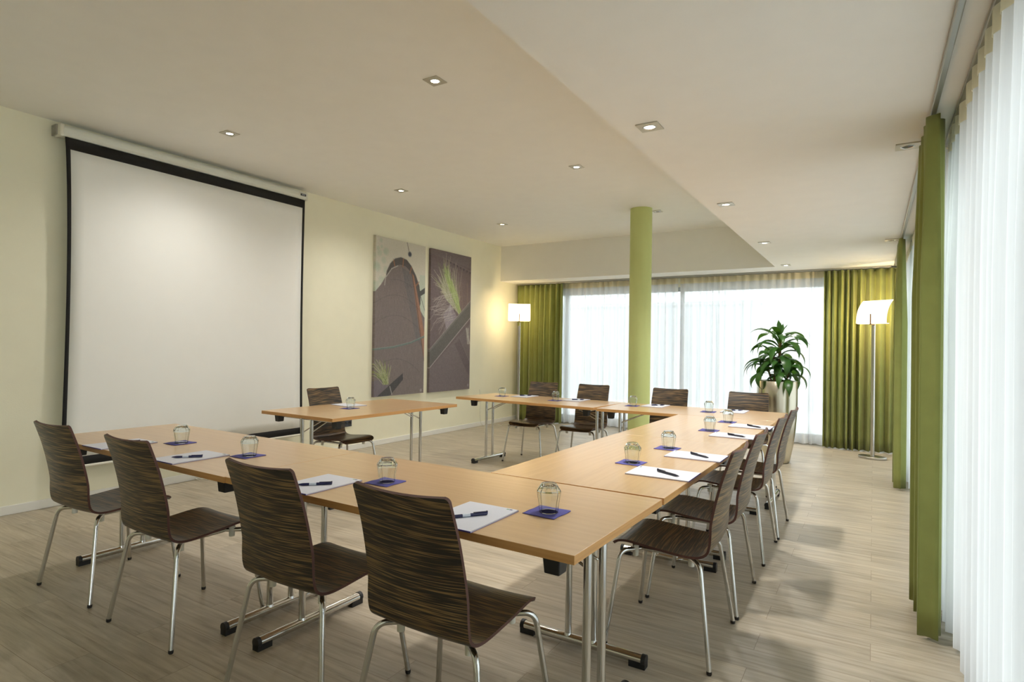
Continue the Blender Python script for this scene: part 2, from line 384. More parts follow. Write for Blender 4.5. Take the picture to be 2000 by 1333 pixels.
window('added_fill_window', 'x', XR + 0.03, YF + 0.1, -0.7, 0, ZL, [])  # unseen bare glazing added behind the camera to let in fill light

# round column
b = MB(); b.lathe([(0.137, 0.0), (0.137, ZH)], n=48, c=(-2.545, 7.29, 0)); o = struct(b.build('column', GREENP))
o['label'] = 'round lime green column standing behind the far row of tables'

# outside
sbox('ground_outside', (-40, -30, -0.32), (40, 60, -0.12), CONC)
b = MB(); b.box((-4.0, 16.5, 1.2), (9.5, 0.4, 2.7)); b.box((-4.0, 16.5, 2.6), (9.7, 0.5, 0.1))
o = b.build('boundary_wall', FACADE); tag(o, 'grey boundary wall seen faintly through the sheer curtains outside', 'wall')

# ------------------------------------------------------------------ curtains
def curtain_mesh(p0, p1, z0, z1, folds, amp, seed, top_amp=None, n_per=10, flare=0.0, irregular=0.35, nz=14, thick=0.0, sag=0.0, ends=(0, 0)):
    """folded cloth hanging between p0 and p1 (xy); folds follow a warped sine, tighter at the heading"""
    rnd = random.Random(seed)
    p0 = Vector((*p0, 0)); p1 = Vector((*p1, 0)); d = p1 - p0; L = d.length; d.normalize(); nrm = Vector((-d.y, d.x, 0))
    n = folds * n_per
    w = [1 + irregular * (rnd.random() * 2 - 1) for _ in range(folds + 1)]
    ph = [0.0]
    am = [1 + irregular * 1.3 * (rnd.random() * 2 - 1) for _ in range(folds + 2)]
    cum = [0]
    for i in range(folds): cum.append(cum[-1] + w[i])
    V = []; F = []
    dr = [rnd.uniform(-0.5, 0.5) for _ in range(folds + 1)]
    for j in range(nz + 1):
        tz = j / nz; z = z1 + (z0 - z1) * tz
        for i in range(n + 1):
            s = i / n * folds; k = min(int(s), folds - 1); fr = s - k
            pos = (cum[k] + (cum[k + 1] - cum[k]) * fr) / cum[-1]
            a = amp * (am[k] * (1 - fr) + am[k + 1] * fr)
            ta = amp * 0.55 if top_amp is None else top_amp
            e = min(1, tz * 3.0); a = ta * (1 - e) + a * e
            off = a * math.sin(2 * PI * s + 0.35 * math.sin(2 * PI * s * 0.37 + seed))
            along = pos * L + flare * tz * (pos - 0.5) + 0.012 * dr[k] * math.sin(PI * fr) * tz + 0.35 * a * math.sin(4 * PI * s) * e * 0.6
            along += ends[0] * (1 - pos) * math.sin(PI * tz * 0.9) + ends[1] * pos * math.sin(PI * tz * 0.9)
            q = p0 + d * along + nrm * off
            V.append((q.x, q.y, z + (0.006 * math.sin(2 * PI * s + 1) if j == nz else 0)))
    W = n + 1
    for j in range(nz):
        for i in range(n): F.append((j * W + i, j * W + i + 1, (j + 1) * W + i + 1, (j + 1) * W + i))
    return V, F, W
def curtain(name, label, cat, mat, group=None, heading=None, htop=0.1, **kw):
    V, F, W = curtain_mesh(**kw)
    b = MB(); b.add(V, F, 0, True); o = b.build(name, mat)
    if kw.get('thick'):
        md = o.modifiers.new('thickness', 'SOLIDIFY'); md.thickness = kw['thick']; md.offset = 0
    if heading:
        H = []; n2 = W
        for q in range(3):
            for i in range(W):
                a, c = Vector(V[i]), Vector(V[W + i]); t = min(1.0, q * 0.04 / max(1e-4, a.z - c.z)); p = a.lerp(c, t)
                H.append((p.x + heading[0], p.y + heading[1], p.z + (0.012 if q == 0 else 0)))
        b = MB(); b.add(H, [(q * W + i, q * W + i + 1, (q + 1) * W + i + 1, (q + 1) * W + i) for q in range(2) for i in range(W - 1)], 0, True); b.build('heading_tape', HEADING, o)
    tag(o, label, cat, group)
    return o
HEADING = mat_cloth('cream_heading_tape', (236, 228, 200), 0.5)
ZT = ZL - 0.035
G = 'lime green curtains'; S_ = 'white sheer curtains'
# back wall
g1 = curtain('green_curtain', 'green curtain hanging in far corner beside the left wall', 'curtain', GREENC, G, p0=(-5.64, 9.40), p1=(-4.70, 9.40), z0=0.012, z1=ZT, folds=9, amp=0.055, seed=1, thick=0.003, n_per=14, nz=18)
g2 = curtain('green_curtain', 'wide green curtain on the window wall behind the floor lamp next to the plant', 'curtain', GREENC, G, p0=(-0.60, 9.40), p1=(0.30, 9.40), z0=0.012, z1=ZT, folds=10, amp=0.068, seed=4, thick=0.003, n_per=14, nz=18)
curtain('sheer_curtain', 'sheer white curtain between the corner green curtain and the column', 'curtain', SHEER, S_, heading=(0, -0.004), p0=(-4.78, 9.51), p1=(-2.69, 9.51), z0=0.02, z1=ZT, folds=17, amp=0.032, seed=11, n_per=12)
curtain('sheer_curtain', 'sheer white curtain behind the potted plant, right of the column', 'curtain', SHEER, S_, heading=(0, -0.004), p0=(-2.655, 9.51), p1=(-0.50, 9.51), z0=0.02, z1=ZT, folds=19, amp=0.032, seed=12, n_per=12)
# right wall
curtain('sheer_curtain', 'nearest sheer white curtain, filling the right edge by the camera', 'curtain', SHEER, S_, heading=(-0.004, 0), p0=(0.348, 0.72), p1=(0.348, 3.9), z0=0.02, z1=ZT, folds=19, amp=0.034, seed=13, n_per=12)
curtain('sheer_curtain', 'sheer white curtain strip between the two green curtains of the long window', 'curtain', SHEER, S_, heading=(-0.004, 0), p0=(0.335, 3.98), p1=(0.335, 7.1), z0=0.02, z1=ZT, folds=24, amp=0.028, seed=14, n_per=12)
sc3 = curtain('sheer_curtain', 'sheer white curtain in the corner beyond the farther green curtain', 'curtain', SHEER, S_, heading=(-0.004, 0), p0=(0.335, 7.3), p1=(0.335, 9.3), z0=0.02, z1=ZT, folds=15, amp=0.028, seed=15, n_per=12)
curtain('green_curtain', 'nearest tall green curtain on the long window wall beside the sheer', 'curtain', GREENC, G, p0=(0.246, 3.40), p1=(0.244, 4.02), z0=0.012, z1=ZT, folds=4, amp=0.05, seed=5, top_amp=0.04, thick=0.003, n_per=16, nz=18)
curtain('green_curtain', 'farther green curtain on the long window wall past the middle sheer strip', 'curtain', GREENC, G, p0=(0.235, 6.95), p1=(0.235, 7.5), z0=0.012, z1=ZT, folds=4, amp=0.05, seed=6, thick=0.003, n_per=16, nz=18)

def rail(label, lo, hi):
    b = MB(); b.box([(a + c) / 2 for a, c in zip(lo, hi)], [c - a for a, c in zip(lo, hi)])
    o = bevel(b.build('curtain_rail', ALU), 0.004); tag(o, label, 'curtain rail', 'ceiling curtain rails'); return o
rail('inner aluminium ceiling rail along the long window, holding green curtains', (0.223, 0.3, ZL - 0.024), (0.247, 9.3, ZL))
rail('outer aluminium ceiling rail along the long window, holding sheer curtains', (0.323, 0.3, ZL - 0.024), (0.347, 9.3, ZL))
rail('inner ceiling rail across the back wall, holding green curtains', (-5.66, 9.39, ZL - 0.024), (0.2, 9.41, ZL))
rail('outer ceiling rail across the back wall, holding sheer curtains', (-5.66, 9.50, ZL - 0.024), (0.31, 9.52, ZL))

# ------------------------------------------------------------------ projection screen
ps = thing('projection_screen', 'large pull-down projection screen with white surface and black border on the left wall', 'projection screen', (XL, 3.35, 3.05))
X0 = 0.105
b = MB()
prof = [(-0.03, 0.045), (0.03, 0.045), (0.05, 0.02), (0.052, -0.02), (0.035, -0.045), (-0.045, -0.045), (-0.05, 0.0)]
V = []; L = 1.195
for yy in (-L, L):
    for (x, z) in prof: V.append((X0 + x - 0.02, yy, z))
n = len(prof); F = [tuple(range(n)), tuple(range(2 * n - 1, n - 1, -1))]
for k in range(n): F.append((k, n + k, n + (k + 1) % n, (k + 1) % n))
b.add(V, F); bevel(b.build('casing', CASING, ps), 0.008, 3)
for s in (-1, 1):
    b = MB(); b.box((X0 - 0.025, s * (L + 0.006), 0.0), (0.108, 0.03, 0.1)); o = bevel(b.build('end_cap', WHITEP, ps), 0.012, 3)
    b = MB(); b.box((X0 - 0.064, s * (L + 0.026), 0.005), (0.082, 0.012, 0.085)); b.tube([(X0 - 0.07, s * (L + 0.03), 0.03), (X0 - 0.07, s * (L + 0.037), 0.03)], 0.006, 8)
    bevel(b.build('wall_bracket', ALU, ps), 0.003)
b = MB(); b.box((X0 + 0.034, L - 0.05, 0.003), (0.004, 0.075, 0.024)); o = bevel(b.build('maker_badge', BLACKP, ps), 0.009, 3)
b = MB(); b.box((X0 + 0.037, L - 0.05, 0.003), (0.002, 0.042, 0.006)); b.build('badge_print', SILVERP, o)
# cloth: black border and white area in one curved sheet, edges drawn in at mid height
def screen_xy(yn, t):
    # yn -1..1 , t 0 top..1 bottom
    x = X0 + 0.022 + 0.012 * math.sin(PI * t) * (1 - yn * yn) - 0.02 * (abs(yn) ** 6) * math.sin(PI * t)
    y = yn * 1.17 + 0.008 + 0.018 * t * (yn > 0)
    if yn < 0: y += 0.055 * math.sin(PI * t ** 0.8) * (-yn) ** 8 * 0.6 + (0.012 * t - 0.018) * (-yn)
    return x, y
ZT_, ZB_ = -0.05, -2.725
ys = [-1, -0.972] + [-0.972 + 1.944 * i / 22 for i in range(1, 22)] + [0.972, 1]
zt = [0, 0.035] + [0.035 + (0.972 - 0.035) * i / 26 for i in range(1, 26)] + [0.972, 1.0]
bb = MB(); bw = MB()
for a in range(len(ys) - 1):
    for c in range(len(zt) - 1):
        q = []
        for (i, j) in ((a, c), (a, c + 1), (a + 1, c + 1), (a + 1, c)):
            x, y = screen_xy(ys[i], zt[j]); q.append((x, y, ZT_ + (ZB_ - ZT_) * zt[j]))
        blk = a == 0 or a == len(ys) - 2 or c == 0 or c == len(zt) - 2
        (bb if blk else bw).add(q, [(0, 1, 2, 3)], 0, True)
o = bw.build('white_surface', SCRWHITE, ps, weld=True); o.modifiers.new('t', 'SOLIDIFY').thickness = 0.002
o = bb.build('black_border', BLKCLOTH, ps, weld=True); o.modifiers.new('t', 'SOLIDIFY').thickness = 0.002
b = MB(); b.tube([(X0 + 0.022, -1.17, ZB_ - 0.008), (X0 + 0.022, 1.17, ZB_ - 0.008)], 0.012, 12); b.build('bottom_bar', WHITEP, ps)

# ------------------------------------------------------------------ canvases
class Paint:
    def __init__(s, W, H, bg, asp):
        s.W, s.H, s.asp = W, H, asp
        u = np.linspace(0, 1, W); v = np.linspace(0, 1, H) * asp
        s.U, s.Vv = np.meshgrid(u, v); s.c = np.zeros((H, W, 3)); s.c[:] = np.array(bg) / 255.0
        s.rng = np.random.RandomState(3)
    def poly(s, pts, col, a=1.0):
        P = [(x, y * s.asp) for x, y in pts]; ins = np.zeros(s.U.shape, bool); n = len(P)
        for i in range(n):
            x1, y1 = P[i]; x2, y2 = P[(i + 1) % n]
            if y1 == y2: continue
            cond = ((y1 > s.Vv) != (y2 > s.Vv)); xi = (x2 - x1) * (s.Vv - y1) / (y2 - y1) + x1
            ins ^= cond & (s.U < xi)
        s.c[ins] = s.c[ins] * (1 - a) + np.array(col) / 255.0 * a; return ins
    def stroke(s, pts, w, col, a=1.0):
        P = [(x, y * s.asp) for x, y in pts]
        for (x1, y1), (x2, y2) in zip(P[:-1], P[1:]):
            dx, dy = x2 - x1, y2 - y1; L2 = dx * dx + dy * dy + 1e-9
            t = np.clip(((s.U - x1) * dx + (s.Vv - y1) * dy) / L2, 0, 1)
            D = np.hypot(s.U - x1 - t * dx, s.Vv - y1 - t * dy); k = np.clip((w - D) / (w * 0.6) + 0.2, 0, 1)[..., None] * a
            s.c[:] = s.c * (1 - k) + np.array(col) / 255.0 * k
    def blob(s, x, y, r, col, a=1.0):
        D = np.hypot(s.U - x, s.Vv - y * s.asp); k = np.clip((r - D) / (r * 0.5), 0, 1)[..., None] * a
        s.c[:] = s.c * (1 - k) + np.array(col) / 255.0 * k
    def grain(s, amt, sx=1, sy=1, region=None):
        n = s.rng.rand(s.H // sy + 2, s.W // sx + 2); n = np.kron(n, np.ones((sy, sx)))[:s.H, :s.W] - 0.5
        k = n[..., None] * amt
        if region is not None: k = k * region[..., None]
        s.c[:] = np.clip(s.c + k, 0, 1)

def paint_chimney():
    p = Paint(170, 370, (206, 200, 184), 2.14); R = random.Random(5)
    for k in range(26):
        p.blob(R.uniform(-0.05, 0.2), R.uniform(0.02, 0.36), R.uniform(0.03, 0.08), (170, 188, 166), 0.5)
    p.poly([(0.88, 0.2), (1, 0.2), (1, 0.52), (0.85, 0.5)], (178, 196, 176), 0.7)
    rim = [(0.17, 0.30), (0.2, 0.21), (0.27, 0.155), (0.36, 0.12), (0.48, 0.105), (0.6, 0.115), (0.7, 0.15), (0.8, 0.21), (0.87, 0.27), (0.9, 0.33), (0.9, 0.4), (0.86, 0.45), (0.4, 0.4)]
    p.poly(rim, (84, 78, 76))
    body = [(0.0, 0.345), (0.1, 0.30), (0.18, 0.25), (0.28, 0.2), (0.34, 0.175), (0.46, 0.155), (0.58, 0.16), (0.68, 0.19), (0.72, 0.23), (0.80, 0.33), (0.86, 0.42), (1.0, 0.49), (1.0, 1), (0, 1)]
    m = p.poly(body, (120, 107, 105))
    p.poly([(0.5, 0.17), (0.7, 0.2), (0.8, 0.35), (0.98, 0.7), (0.8, 0.62), (0.62, 0.35)], (98, 94, 98), 0.6)
    for a, b_ in (((0.33, 0.13), (0.36, 0.17)), ((0.53, 0.11), (0.52, 0.165)), ((0.7, 0.16), (0.67, 0.2)), ((0.86, 0.25), (0.78, 0.285))): p.stroke([a, b_], 0.012, (150, 100, 72))
    p.stroke([(0.17, 0.3), (0.2, 0.21), (0.27, 0.155), (0.36, 0.12), (0.48, 0.103), (0.6, 0.113), (0.7, 0.148), (0.8, 0.208), (0.87, 0.268)], 0.008, (196, 190, 178), 0.7)
    p.stroke([(0.2, 0.245), (0.3, 0.19), (0.42, 0.165)], 0.008, (190, 184, 176), 0.8)
    p.poly([(0.71, 0.2), (0.75, 0.21), (0.9, 0.43), (1.0, 0.60), (1.0, 0.78), (0.93, 0.66), (0.8, 0.40)], (156, 108, 84))
    p.stroke([(0.71, 0.2), (0.82, 0.4), (0.95, 0.68), (1.0, 0.78)], 0.01, (110, 80, 68))
    p.poly([(0.87, 0.315), (1.0, 0.28), (1.0, 0.32), (0.87, 0.35)], (74, 76, 76))
    p.stroke([(0.9, 0.34), (1.0, 0.44)], 0.008, (92, 96, 94), 0.7)
    for y in (0.27, 0.37, 0.50, 0.78): p.stroke([(x / 20 * 0.9, y + 0.10 * (x / 20 - 0.45) ** 2 * 3.0 - 0.015) for x in range(21) if y > 0.36 or 5 < x < 17], 0.004, (86, 79, 80), 0.6)
    for k in range(5):
        for q in range(3): p.stroke([(0.55 + q * 0.06, 0.22 + k * 0.05), (0.58 + q * 0.06, 0.25 + k * 0.05)], 0.003, (78, 76, 80), 0.8)
    p.stroke([(0.0, 0.705), (0.35, 0.69), (0.7, 0.66), (1.0, 0.615)], 0.014, (98, 118, 112))
    p.stroke([(0.0, 0.70), (0.35, 0.685), (0.7, 0.655), (1.0, 0.61)], 0.004, (150, 164, 156), 0.6)
    p.poly([(0.05, 1), (0.4, 0.9), (0.55, 0.86), (0.56, 0.9), (0.3, 1)], (66, 64, 66))
    p.poly([(0.0, 0.9), (0.2, 0.88), (0.28, 0.93), (0.05, 1.0), (0, 1)], (110, 100, 112), 0.8)
    for k in range(60):
        x = R.uniform(0.17, 0.27); t = R.uniform(-0.4, 0.08); h = R.uniform(0.05, 0.16)
        p.stroke([(x, 0.925), (x + t * 0.35, 0.925 - h * 0.6), (x + t * 0.8, 0.925 - h)], 0.0045, R.choice([(140, 152, 84), (160, 168, 96), (176, 178, 140), (112, 128, 70)]), 0.85)
    p.stroke([(0.6, 0.0), (0.64, 0.055)], 0.005, (60, 62, 66)); p.blob(0.66, 0.075, 0.045, (52, 60, 76))
    p.stroke([(0.3, 0.94), (0.34, 0.99)], 0.01, (180, 176, 172), 0.8); p.blob(0.94, 0.98, 0.03, (170, 166, 168), 0.6)
    p.grain(0.05); p.grain(0.03, 2, 9, m.astype(float)); return p
def paint_grass():
    p = Paint(160, 370, (104, 88, 90), 2.1); R = random.Random(9)
    p.poly([(0, 0), (1, 0), (1, 0.09), (0, 0.04)], (112, 98, 102), 0.7)
    p.poly([(0.35, 0.1), (1, 0.14), (1, 0.38), (0.75, 0.42)], (114, 92, 90), 0.5)
    p.poly([(0, 0.84), (1, 0.5), (1, 1), (0, 1)], (114, 101, 103), 0.7)
    for k in range(8): p.blob(0.38 + k * 0.085, 0.065 + k * 0.008, 0.022, (70, 60, 66), 0.9)
    p.stroke([(0.25, 0.045), (1, 0.11)], 0.006, (130, 116, 118), 0.6)
    p.poly([(0.3, 0.46), (0.47, 0.37), (0.68, 0.48), (0.42, 0.6)], (132, 120, 130))
    for k in range(10): p.stroke([(0.47, 0.38), (0.34 + 0.028 * k, 0.56)], 0.003, (170, 160, 172), 0.6)
    for k in range(260):
        bx, by = R.uniform(0.36, 0.72), 0; by = 0.34 + (bx - 0.36) * 0.3
        th = R.uniform(-1.0, 0.16); h = R.uniform(0.10, 0.34)
        col = R.choice([(158, 156, 128), (180, 176, 150), (140, 140, 100), (120, 128, 84), (190, 184, 160)])
        ex = bx + math.sin(th) * h * 1.6; ey = by - math.cos(th) * h
        p.stroke([(bx, by), ((bx + ex) / 2 - 0.02, (by + ey) / 2 - 0.03), (ex, ey + R.uniform(0, 0.05) * abs(th))], 0.004, col, 0.7)
    for k in range(150):
        t = R.random(); bx = 0.42 + 0.34 * t; by = 0.20 + 0.24 * t
        p.stroke([(bx + R.uniform(-0.05, 0.05), by + R.uniform(0, 0.03)), (bx - R.uniform(0.05, 0.16), by - R.uniform(0.05, 0.13))], 0.006, R.choice([(158, 174, 104), (146, 162, 92), (172, 188, 122), (126, 144, 78)]), 0.85)
    for k in range(40):
        x = R.uniform(0.05, 0.4); y = R.uniform(0.3, 0.5)
        p.stroke([(x + 0.25, y - 0.02), (x + 0.05, y), (x - 0.1, y + R.uniform(-0.02, 0.1))], 0.0035, (186, 178, 168), 0.6)
    for x in (0.7, 0.75, 0.9): p.stroke([(x + 0.03, 0.42), (x, 0.2)], 0.004, (170, 140, 110), 0.6)
    p.poly([(0, 0.70), (1, 0.33), (1, 0.46), (0, 0.83)], (92, 88, 84)); p.poly([(0, 0.70), (1, 0.33), (1, 0.35), (0, 0.72)], (108, 104, 102))
    p.stroke([(0, 0.83), (1, 0.46)], 0.008, (160, 150, 148)); p.stroke([(0, 0.70), (1, 0.33)], 0.005, (150, 140, 136))
    p.poly([(0.6, 0.66), (0.72, 0.62), (1, 0.80), (1, 0.9), (0.9, 0.86)], (98, 84, 86), 0.9); p.stroke([(0.72, 0.62), (1, 0.80)], 0.006, (122, 108, 108))
    for k in range(14): p.stroke([(0.88 + R.uniform(0, 0.08), 0.54), (0.92 + R.uniform(0, 0.08), 0.66)], 0.004, (186, 182, 170), 0.7)
    p.blob(0.96, 0.97, 0.03, (160, 154, 160), 0.6); p.grain(0.05); p.grain(0.03, 3, 3); return p

def mat_print(name):
    m, nt, out = newmat(name); b = pbsdf(nt, out, None, 0.55, spec=0.35)
    a = N(nt, 'ShaderNodeVertexColor'); a.layer_name = 'print'; nt.links.new(a.outputs[0], b.inputs['Base Color'])
    tc = N(nt, 'ShaderNodeTexCoord'); n2 = N(nt, 'ShaderNodeTexNoise', Scale=500.0); nt.links.new(tc.outputs['Object'], n2.inputs['Vector'])
    bp = N(nt, 'ShaderNodeBump', Strength=0.2, Distance=0.001); nt.links.new(n2.outputs['Fac'], bp.inputs['Height']); nt.links.new(bp.outputs[0], b.inputs['Normal']); return m
PRINT = mat_print('printed_canvas')
def canvas(label, y0, y1, z0, z1, P):
    P.c = P.c * 0.8 + P.c.mean(axis=2, keepdims=True) * 0.12 + 0.055
    T = 0.045
    root = thing('canvas_print', label, 'picture', (XL, (y0 + y1) / 2, (z0 + z1) / 2), 0, 'tall canvas prints on the left wall')
    W, H = P.W, P.H; D = (y1 - y0) / 2; Z = (z1 - z0) / 2
    V = []
    for j in range(H):
        for i in range(W): V.append((T, -D + 2 * D * i / (W - 1), Z - 2 * Z * j / (H - 1)))
    F = [(j * W + i, (j + 1) * W + i, (j + 1) * W + i + 1, j * W + i + 1) for j in range(H - 1) for i in range(W - 1)]
    C = P.c.reshape(-1, 3)
    cols = [C]
    # wrapped edges: repeat the border pixels round the sides
    base = len(V)
    ring = [(i, 0) for i in range(W)] + [(W - 1, j) for j in range(1, H)] + [(i, H - 1) for i in range(W - 2, -1, -1)] + [(0, j) for j in range(H - 2, 0, -1)]
    for (i, j) in ring:
        V.append((0.004, -D + 2 * D * i / (W - 1), Z - 2 * Z * j / (H - 1)))
    n = len(ring)
    for k in range(n):
        a = ring[k]; c = ring[(k + 1) % n]
        F.append((a[1] * W + a[0], c[1] * W + c[0], base + (k + 1) % n, base + k))
    cols.append(np.array([P.c[j, i] for (i, j) in ring]))
    C = np.vstack(cols)
    me = bpy.data.meshes.new('printed_cloth'); me.from_pydata(V, [], F); me.materials.append(PRINT)
    at = me.color_attributes.new('print', 'BYTE_COLOR', 'POINT')
    lc = np.where(C <= 0.04045, C / 12.92, ((C + 0.055) / 1.055) ** 2.4)
    rgba = np.hstack([lc, np.ones((len(C), 1))]).astype(np.float32)
    at.data.foreach_set('color', rgba.ravel())
    me.update(); o = bpy.data.objects.new('printed_cloth', me); COL.objects.link(o); o.parent = root
    b = MB(); b.box((0.018, 0, 0), (0.034, 2 * D - 0.02, 2 * Z - 0.02)); b.build('stretcher_frame', plain('pine_stretcher', (190, 160, 120), 0.7), root)
    return root
canvas('tall canvas print of a rusty chimney tower against pale sky', 5.755, 6.775, 0.655, 2.815, paint_chimney())
canvas('tall canvas print of green grass on dark rusted metal', 6.905, 7.935, 0.652, 2.815, paint_grass())

# ------------------------------------------------------------------ sockets, cable
so = thing('double_socket', 'dark grey double power socket low on the left wall under the chimney print', 'power socket', (XL, 5.33, 0.35))
b = MB(); b.box((0.008, 0, 0), (0.012, 0.155, 0.083)); bevel(b.build('cover_plate', SOCK, so), 0.003)
for s in (-1, 1):
    b = MB(); b.lathe([(0.026, 0.0), (0.028, 0.004), (0.024, 0.004), (0.022, 0.001), (0.0001, 0.001)], n=20); o = b.build('socket_well', BLACKP, so); o.rotation_euler = (0, PI / 2, 0); o.location = (0.014, s * 0.036, 0)
b = MB()
pts = []
for k in range(34):
    a = k / 33 * 2 * PI * 2.3; rr = 0.05 + 0.012 * math.sin(a * 1.7); pts.append((-5.62 + rr * math.cos(a), 3.42 + rr * 1.4 * math.sin(a), 0.008 + 0.004 * (k % 3) + k * 0.0006))
b.tube(pts, 0.004, 6); tag(b.build('coiled_cable', WHITEP), 'small coil of pale cable on the floor against the left wall', 'cable')
b = MB(); pts = [(XL + 0.012, 8.28, 0.62), (XL + 0.02, 8.3, 0.45), (XL + 0.022, 8.29, 0.25), (XL + 0.03, 8.3, 0.1), (XL + 0.06, 8.33, 0.012), (XL + 0.2, 8.42, 0.008), (-5.42, 8.36, 0.008), (-5.38, 8.5, 0.008), (-5.5, 8.56, 0.01), (-5.45, 8.68, 0.008), (-5.33, 8.74, 0.008)]
def smooth_pts(P, n=6):
    P = [Vector(p) for p in P]; out = []
    for i in range(len(P) - 1):
        p0 = P[max(i - 1, 0)]; p1 = P[i]; p2 = P[i + 1]; p3 = P[min(i + 2, len(P) - 1)]
        for k in range(n):
            t = k / n; out.append(0.5 * ((2 * p1) + (p2 - p0) * t + (2 * p0 - 5 * p1 + 4 * p2 - p3) * t * t + (3 * p1 - p0 - 3 * p2 + p3) * t ** 3))
    out.append(P[-1]); return out
b.tube(smooth_pts(pts), 0.0035, 6); tag(b.build('power_cable', WHITEP), 'thin white power cable running down the left wall to the corner lamp', 'cable')

# ------------------------------------------------------------------ downlights
def downlight_proto(name, label, lit):
    t = thing(name, label, 'ceiling light', (0, 0, 0))
    s, h, ri = 0.058, 0.006, 0.036
    # square plate with round hole
    b = MB(); n = 32; V = []
    for z in (0.0, -h):
        for k in range(n):
            a = 2 * PI * k / n; c, q = math.cos(a), math.sin(a); m = max(abs(c), abs(q)); V.append((s * c / m, s * q / m, z))
        for k in range(n):
            a = 2 * PI * k / n; V.append((ri * math.cos(a), ri * math.sin(a), z))
    F = []
    for k in range(n):
        j = (k + 1) % n
        F.append((2 * n + k, 2 * n + n + k, 2 * n + n + j, 2 * n + j)); F.append((k, j, 2 * n + j, 2 * n + k)); F.append((n + k, 2 * n + n + k, 2 * n + n + j, n + j)[::-1])
    b.add(V, F); b.build('trim_plate', SATIN, t)
    b = MB(); b.lathe([(0.035, 0.0), (0.035, -0.007), (0.031, -0.0085), (0.0275, -0.005), (0.026, -0.001)], n=32); b.build('swivel_ring', CHROME, t)
    b = MB(); b.lathe([(0.0265, -0.002), (0.0265, -0.0045), (0.0001, -0.0048)], n=28); b.build('lamp_lens', SPOTLIT if lit else SPOTOFF, t)
    return t
DL = [(-2.53, 3.10, ZH, 1, 'lit square downlight in the raised ceiling nearest the ceiling step'),
      (-4.69, 3.02, ZH, 1, 'lit square downlight in the raised ceiling directly over the projection screen side'),
      (-2.51, 5.28, ZH, 1, 'lit square downlight midway along the raised ceiling, left of the step edge'),
      (-4.66, 5.13, ZH, 1, 'lit square downlight just beyond the screen casing by the left wall'),
      (-4.63, 7.26, ZH, 1, 'small lit square downlight at the far corner over the grass canvas'),
      (-2.40, 7.50, ZH, 0, 'unlit square downlight half hidden behind the column top'),
      (-1.007, 2.996, ZL, 1, 'nearest lit square downlight in the low white ceiling'),
      (-1.013, 4.90, ZL, 1, 'second lit square downlight along the low white ceiling'),
      (-1.012, 6.85, ZL, 1, 'third lit square downlight along the low white ceiling'),
      (-1.024, 8.78, ZL, 1, 'farthest lit square downlight of the low ceiling, near the sheer curtains'),
      (0.155, 3.98, ZL, 0, 'unlit square downlight touching the top of the nearest green curtain'),
      (0.15, 7.25, ZL, 0, 'unlit square downlight beside the top of the farther green curtain')]
plit = downlight_proto('downlight', '', True); poff = downlight_proto('downlight', '', False); first = {1: plit, 0: poff}; used = set()
for (x, y, z, lit, lab) in DL:
    pr = first[lit]
    o = pr if lit not in used else copy_tree(pr); used.add(lit)
    o.location = (x, y, z - 0.0002); tag(o, lab, 'ceiling light', 'square recessed downlights')
    if lit:
        L = bpy.data.lights.new('downlight_beam', 'SPOT'); L.energy = 49 if z == ZH else 72; L.color = (1.0, 0.965, 0.91); L.spot_size = math.radians(150); L.spot_blend = 1.0; L.shadow_soft_size = 0.06
        lo = bpy.data.objects.new('downlight_beam', L); COL.objects.link(lo); lo.location = (x, y, z - 0.02)

# ------------------------------------------------------------------ chairs
def profile():
    P = [(0.0, 0.433), (0.012, 0.447), (0.035, 0.459), (0.07, 0.4635), (0.12, 0.461), (0.18, 0.455), (0.25, 0.449), (0.31, 0.444), (0.36, 0.443), (0.40, 0.449), (0.43, 0.466), (0.447, 0.495), (0.458, 0.54), (0.469, 0.62), (0.485, 0.70), (0.508, 0.79), (0.533, 0.865), (0.552, 0.918)]
    P = [Vector((0, 0.24 - t, z)) for t, z in P]
    Q = smooth_pts(P, 5)
    # resample by arc length with clustering at the ends
    ds = [0]
    for a, b_ in zip(Q[:-1], Q[1:]): ds.append(ds[-1] + (b_ - a).length)
    T = ds[-1]; S = [0, 0.002, 0.006, 0.012, 0.02, 0.03, 0.045]
    k = 0.06
    while k < T - 0.05: S.append(k); k += 0.0155
    S += [T - x for x in (0.045, 0.032, 0.022, 0.014, 0.008, 0.003, 0)]
    out = []; j = 0
    for s_ in S:
        while j < len(ds) - 2 and ds[j + 1] < s_: j += 1
        t = (s_ - ds[j]) / (ds[j + 1] - ds[j] + 1e-12); out.append((s_, Q[j].lerp(Q[j + 1], t)))
    return out, T
